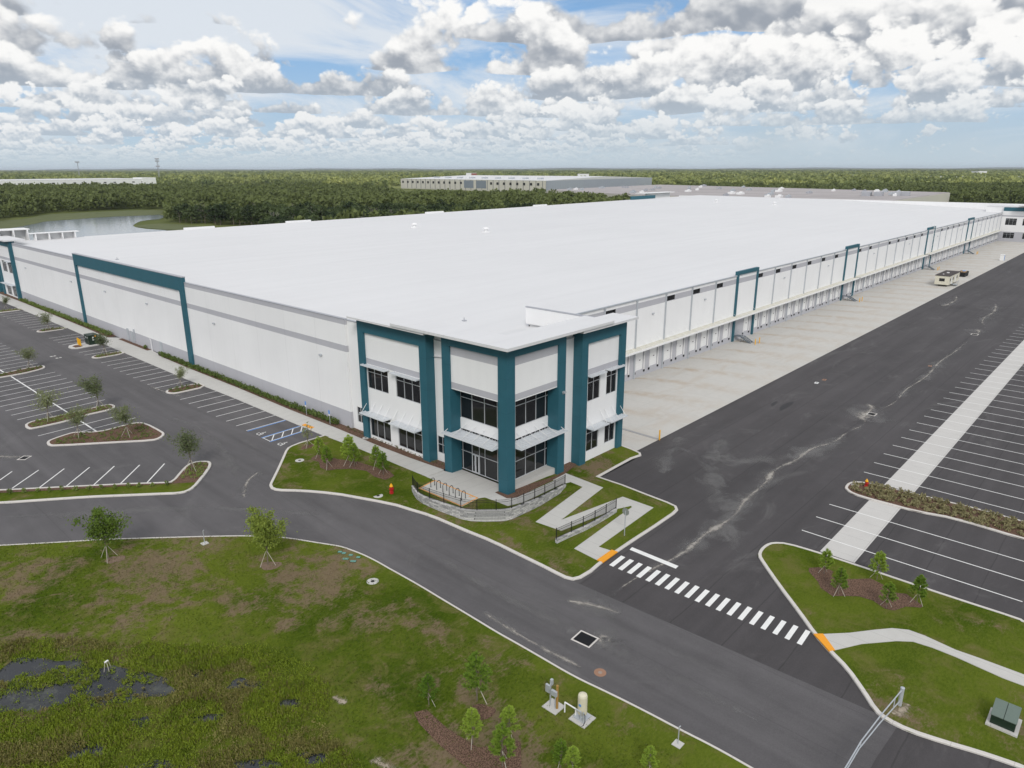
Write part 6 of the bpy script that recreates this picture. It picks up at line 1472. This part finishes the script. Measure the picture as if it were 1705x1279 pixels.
# hospital-like white roofs, boards and towers far away
def farbox(px, D, w_, dp, h, m, label, cat='building', name='building', roofm=None):
    p = Wp(px, D); t = thing(name, (p[0], p[1], GZ), label, cat); ang = math.atan2(rt.y, rt.x)
    MB().obox((0,0), w_, dp, 0, h, ang).build('wall', m, t); MB().obox((0,0), w_*1.02, dp*1.02, h+.01, h+.8, ang).build('roof', roofm or M_ROOF, t); return t
for px, D, w_, l in ((1570,1850,60,'low white roofed house row far off at right, left part'),(1612,1900,90,'low white roofed house row far off at right, middle part'),(1665,1800,110,'widest low white roofed building far off at the right edge'),(1632,2600,30,'small pale block above the far white roofs at right'),(1415,2300,30,'small white building alone in the far woods right of centre')):
    farbox(px, D, w_, 40, 12 if D < 2500 else 22, M_WALLP, l)
farbox(972, 1750, 26, 12, 20.5, M_WALLP, 'pale square building rising behind the grey warehouse'); farbox(781, 1750, 12, 10, 23, M_WALLP, 'white half of the billboard block above the grey warehouse'); farbox(790, 1750, 12, 10, 23, mat('far_red', (.30,.10,.08), .8), 'brown red block above the grey warehouse roof')
for i, (px, D, w_) in enumerate(((40,3600,120),(80,3700,90),(120,3500,70),(150,3650,60),(870,3300,140),(905,3200,160),(945,3300,120),(715,3000,80),(1240,4200,50),(560,4000,60),(300,3900,60))):
    t = farbox(px, D, w_, 60, 11 if D < 3400 else 13, M_WALLP, 'pale roof among the far trees near the horizon'); t['group'] = 'pale roofs near the horizon'; t['label'] = '%s pale roof from the left among the far trees near the horizon' % {40:'first',80:'second',120:'third',150:'fourth',300:'fifth',560:'sixth',715:'seventh',870:'eighth',905:'ninth',945:'tenth',1240:'last'}[px]
for px, D, H, l, wd in ((264, 2000, 61, 'tall lattice mast with three antenna clusters on the left horizon', 2.6), (131, 2000, 53, 'thin lattice mast with one antenna cluster on the far left horizon', 1.3)):
    p = Wp(px, D); t = thing('radio_mast', (p[0], p[1], GZ), l, 'mast'); mb = MB(); k = 14
    c3 = [(math.cos(a_)*wd, math.sin(a_)*wd) for a_ in (0, 2.09, 4.19)]
    for i in range(3):
        mb.tube((c3[i][0], c3[i][1], 0), (c3[i][0]*.5, c3[i][1]*.5, H), .3, 4)
        for j in range(k):
            s0, s1 = 1-.5*j/k, 1-.5*(j+1)/k; mb.tube((c3[i][0]*s0, c3[i][1]*s0, H*j/k), (c3[(i+1)%3][0]*s1, c3[(i+1)%3][1]*s1, H*(j+1)/k), .18, 3)
    mb.build('lattice', M_COPE, t)
    for z in ((H-1, H-7, H-20) if wd > 2 else (H-1,)):
        for i in range(6): MB().obox((4*math.cos(i*1.047), 4*math.sin(i*1.047)), 2.2, 1.4, z-1.6, z+1.6, i*1.047).build('antenna', M_COPE, t)
for px, H in ((1095, 70), (739, 60), (1290, 55), (693,52)):
    p = Wp(px, 5200); t = thing('radio_mast', (p[0], p[1], GZ), '%s hair thin mast from the left on the horizon' % {693:'first',739:'second',1095:'third',1290:'last'}[px], 'mast', 'thin masts on the horizon'); MB().tube((0,0,0),(0,0,H),.7,4,.4).build('pole', M_COPE, t)

# ------------------------------------------------------------------ woods
def crown_big(seed, n, size, rx=4.2, h=10.5, lobes=8):
    rng = np.random.default_rng(seed); C = []
    cs = rng.normal(size=(lobes, 3))*np.array([rx*.45, rx*.45, h*.10])+np.array([0, 0, h*.64]); cs[0] = (0, 0, h*.76)
    rr = rng.uniform(.42, .62, lobes)*rx
    for i in range(n):
        k = rng.integers(lobes); d = rng.normal(size=3); d /= np.linalg.norm(d); d[2] = d[2] if d[2] > -.35 else -d[2]*.5
        C.append(cs[k]+d*rr[k]*rng.uniform(.72, 1.05)*np.array([1, 1, .82]))
    C = np.array(C)
    # the lower skirt of the crown
    m = n//3; th = rng.uniform(0, 2*np.pi, m); S = np.stack([np.cos(th)*rx*rng.uniform(.5, .92, m), np.sin(th)*rx*rng.uniform(.5, .92, m), rng.uniform(.22, .62, m)*h], 1)
    return leaf_quads(rng, np.concatenate([C, S]), size, .2, 1.1)
def blocked(x, y, D, px, yb):
    if y < 212 and -30 < x < 415: return True
    if x < 600 and y < 60: return True
    if inside((x, y), lake_keep): return True
    for Q in (q5x, qmx, qlx):
        if inside((x, y), Q): return True
    return False
def grow(P, k, d=0.0):
    cx = sum(p[0] for p in P)/len(P); cy = sum(p[1] for p in P)/len(P); out = []
    for p in P:
        q = v(p)-v((cx, cy)); out.append(tuple(v((cx, cy))+q*(1+k/q.length)))
    return out
q5x = grow(Q5, 9); qmx = grow([A_, B_, C_, D_], 14); qlx = grow([P1, P0, tuple(v(P0)+n_ if False else v(P0)), P1][:3], 1)
_nl = (v(P0)-v(P1)).normalized(); _nl = v((-_nl.y, _nl.x)); _nl = _nl if _nl.dot(v(P1)-v((CAMPOS.x, CAMPOS.y))) > 0 else -_nl
qlx = [tuple(v(P1)-_nl*40), tuple(v(P0)-_nl*40), tuple(v(P0)+_nl*155), tuple(v(P1)+_nl*155)]
lake_keep = [gpt(*p) for p in [(-90,400),(-60,374),(-20,366),(30,362),(60,355),(130,352),(190,349),(262,348),(268,352),(272,370),(300,373),(345,376),(440,381),(440,420),(-90,440)]]
def fwd(x, y):
    r_ = Vector((x, y, 0))-Vector((CAMPOS.x, CAMPOS.y, 0)); D = r_.dot(fh); return D, 852.5+1241*r_.dot(rt)/D if D > 1 else 9999
rng = np.random.default_rng(99)
near = []
sp_ = 8.3
DM = 1080
for i in range(-130, 130):
    for j in range(0, 135):
        D = 240+j*sp_*.87; 
        if D > DM: break
        s_ = (i+(j % 2)*.5)*sp_
        p = CAMPOS+fh*(D+rng.uniform(-3,3))+rt*(s_+rng.uniform(-3,3)); D2, px = fwd(p.x, p.y)
        if px < -90 or px > 1800: continue
        yb = 281+41083/D2
        if blocked(p.x, p.y, D2, px, yb): continue
        # open ground right behind the far offices, and the strip between wood and grey warehouse
        if px > 1440 and D2 < 640: continue
        if px < 330 and D2 < 400: continue
        if 330 <= px < 430 and D2 < 300: continue
        if 1090 < px < 1600 and D2 < 700: continue
        if 640 < px < 1130 and D2 > 760: continue
        near.append((D2, px, p.x, p.y))
near.sort()
print('near trees', len(near))
VAR = [crown_big(200+i, 330, 1.05, 4.4, 10.8) for i in range(5)]
protos = []
for i, Vq in enumerate(VAR):
    r0 = thing('forest_tree', (0,0,0), 'x', 'tree'); np_mesh('crown', Vq, 4, L_OAK, r0)
    mb = MB().tube((0,0,-.3),(0,0,6.5),.26,6,.14)
    for k in range(5):
        t_ = k*1.25; mb.tube((0,0,2.5+k*.6),(2.2*math.cos(t_),2.2*math.sin(t_),6+k*.5),.12,4,.05)
    mb.build('trunk', M_TRUNK, r0); protos.append(r0)
def baretree(seed):
    rnd = random.Random(seed); r0 = thing('bare_tree', (0,0,0), 'x', 'tree'); mb = MB().tube((0,0,-.3),(0,0,4),.2,6,.14); tw = MB()
    for k in range(11):
        t_ = rnd.uniform(0,6.28); p0 = Vector((0,0,1.5+k*.35)); p1 = p0+Vector((math.cos(t_)*1.2, math.sin(t_)*1.2, 2.6)); p2 = p1+Vector((math.cos(t_)*.5+rnd.uniform(-.6,.6), math.sin(t_)*.5, 2.4)); mb.tube(p0,p1,.09,4,.05); mb.tube(p1,p2,.06,4,.02)
        for q in range(9):
            a_ = p1.lerp(p2, rnd.random()); tw.tube(a_, a_+Vector((rnd.uniform(-.9,.9), rnd.uniform(-.9,.9), rnd.uniform(.4,1.6))), .045, 3, .015, cap=False)
    mb.build('trunk', M_GTWIG, r0); tw.build('twigs', M_GTWIG, r0); return r0
bp = [baretree(1), baretree(2)]; nb_ = 0
# which trees show: those on the front of the wood as seen over the roof
ind = []
cnt_cell = {}
for tr in near:
    D2, px, x, y = tr
    if -60 < px < 1130 and len(ind) < 285:
        # skip those fully behind the warehouse roof
        top_y = 281+1296*(31.7-11)/D2
        roof_y = 400-.13*max(0, px-100) if px < 420 else 372-.066*(px-420)
        if px > 640: roof_y = 357-.058*(px-640)
        if top_y > roof_y-3: continue
        ind.append(tr)
iset = set(ind); used5 = [False]*5
for k, (D2, px, x, y) in enumerate(ind):
    i = k % 5; sc0 = rng.uniform(.78, 1.22)
    bare = (k % 15 == 7) and px < 700
    if bare:
        o = bp[nb_ % 2] if nb_ < 2 else copy_tree(bp[nb_ % 2]); nb_ += 1; o['label'] = 'bare grey tree on the edge of the dark wood behind the warehouse'; o['group'] = 'bare grey trees at the edge of the wood'
        o.location = (x, y, GZ); o.scale = (1.15, 1.15, 1.15)
        continue
    o = protos[i] if not used5[i] else copy_tree(protos[i]); used5[i] = True
    o['label'] = 'dark green tree of the wood behind the white warehouse and the lake'; o['group'] = 'trees of the wood behind the warehouse'
    o.location = (x, y, GZ); o.rotation_euler = (0,0,rng.uniform(0, 6.28)); o.scale = (sc0*rng.uniform(.9,1.15), sc0, sc0*rng.uniform(.85,1.15))
def wood(name, pts, nq, size, rx, h, m, label, seed, smin=.75, smax=1.3):
    rng = np.random.default_rng(seed); V = [crown_big(seed+i, nq, size, rx, h, 5) for i in range(6)]; out = []
    for (x, y) in pts:
        A = V[rng.integers(6)]; t_ = rng.uniform(0, 6.28); c, s_ = math.cos(t_), math.sin(t_); k = rng.uniform(smin, smax); kz = k*rng.uniform(.85, 1.2)
        B2 = np.empty_like(A); B2[..., 0] = (A[..., 0]*c-A[..., 1]*s_)*k+x; B2[..., 1] = (A[..., 0]*s_+A[..., 1]*c)*k+y; B2[..., 2] = A[..., 2]*kz+GZ; out.append(B2.astype(np.float32))
    o = np_mesh(name, np.concatenate(out), 4, m); tag(o, label, 'woodland', kind='stuff'); return o
rest = [(x, y) for (D2, px, x, y) in near if (D2, px, x, y) not in iset]
wood('woodland', rest, 100, 1.7, 5.3, 10.2, L_OAK2, 'dark green woodland behind the warehouses', 300, .5, 1.35)
mid = []
for j in range(0, 130):
    D = DM+8+j*24*.87
    if D > 3700: break
    n = int(D*1.45/24)
    for i in range(n):
        s_ = (i-n/2)*24+rng.uniform(-10,10); p = CAMPOS+fh*(D+rng.uniform(-10,10))+rt*s_; D2, px = fwd(p.x, p.y)
        if px < -90 or px > 1800: continue
        if any(inside((p.x, p.y), q) for q in (qmx, qlx)): continue
        if low(p.x*.004, p.y*.004) > .30: continue
        if (640 < px < 1130 or px < 262) and D2 < 1480: continue
        mid.append((p.x, p.y))
print('mid', len(mid))
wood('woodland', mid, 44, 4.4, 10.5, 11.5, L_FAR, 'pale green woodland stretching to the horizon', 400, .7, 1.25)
far_ = []
for j in range(0, 60):
    D = 3700*1.045**j
    if D > 15000: break
    st_ = D*.02; n = int(1.45*D/st_)
    for i in range(n):
        for q in range(2):
            s_ = (i-n/2+rng.random())*st_; p = CAMPOS+fh*(D*(1+.045*rng.random()))+rt*s_; far_.append((p.x, p.y, D))
rngf = np.random.default_rng(8); out = []
Vf = [crown_big(500+i, 26, 30, 55, 13, 5) for i in range(4)]
for (x, y, D) in far_:
    A = Vf[rngf.integers(4)]; k = D/6500*rngf.uniform(.8,1.3); Bq = A.copy(); Bq[..., 0] = A[..., 0]*k+x; Bq[..., 1] = A[..., 1]*k+y; Bq[..., 2] = np.clip(A[..., 2], 0, 16)*rngf.uniform(.8, 1.15)+GZ; out.append(Bq.astype(np.float32))
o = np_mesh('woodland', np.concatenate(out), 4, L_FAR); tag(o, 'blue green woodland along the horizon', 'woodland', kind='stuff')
# low rise of land on the horizon
mb = MB(); vs = []; fs = []; N_ = 160
for i in range(N_+1):
    s_ = -18000+36000*i/N_
    for (D, z) in ((15000, -1), (19000, 34+10*math.sin(i*.31)+6*math.sin(i*.83)+rng.uniform(-1.5,1.5)), (26000, 20)):
        p = CAMPOS+fh*D+rt*(s_*D/15000); vs.append((p.x, p.y, z))
for i in range(N_):
    for j in range(2): fs.append((i*3+j, (i+1)*3+j, (i+1)*3+j+1, i*3+j+1))
mb.v, mb.f = vs, fs; o = mb.build('hills', mat('hill_woods', (.045,.06,.03), .95, build=lambda N: N.mix(N.noise(N.pos, .0012, 4, .6), (.03,.045,.02,1), (.07,.085,.035,1)))); o['kind'] = 'structure'
# air: a closed box of thin even haze round everything
HAZE = 3.8e-5
mb = MB().box(-14000, 28000, -14000, 28000, -3.4, 75.0)
hm = bpy.data.materials.new('haze'); hm.use_nodes = True; t_ = hm.node_tree; t_.nodes.clear()
pv = t_.nodes.new('ShaderNodeVolumePrincipled'); pv.inputs['Color'].default_value = (.80,.88,.98,1); pv.inputs['Density'].default_value = HAZE; pv.inputs['Anisotropy'].default_value = 0.0
ou = t_.nodes.new('ShaderNodeOutputMaterial'); t_.links.new(pv.outputs[0], ou.inputs['Volume'])
if USE_HAZE:
    o = mb.build('haze', hm); tag(o, 'thin even haze filling the air over the plain', 'haze', kind='stuff')
for m_ in bpy.data.materials: m_.cycles.emission_sampling = 'NONE' if hasattr(m_.cycles, 'emission_sampling') else m_.cycles
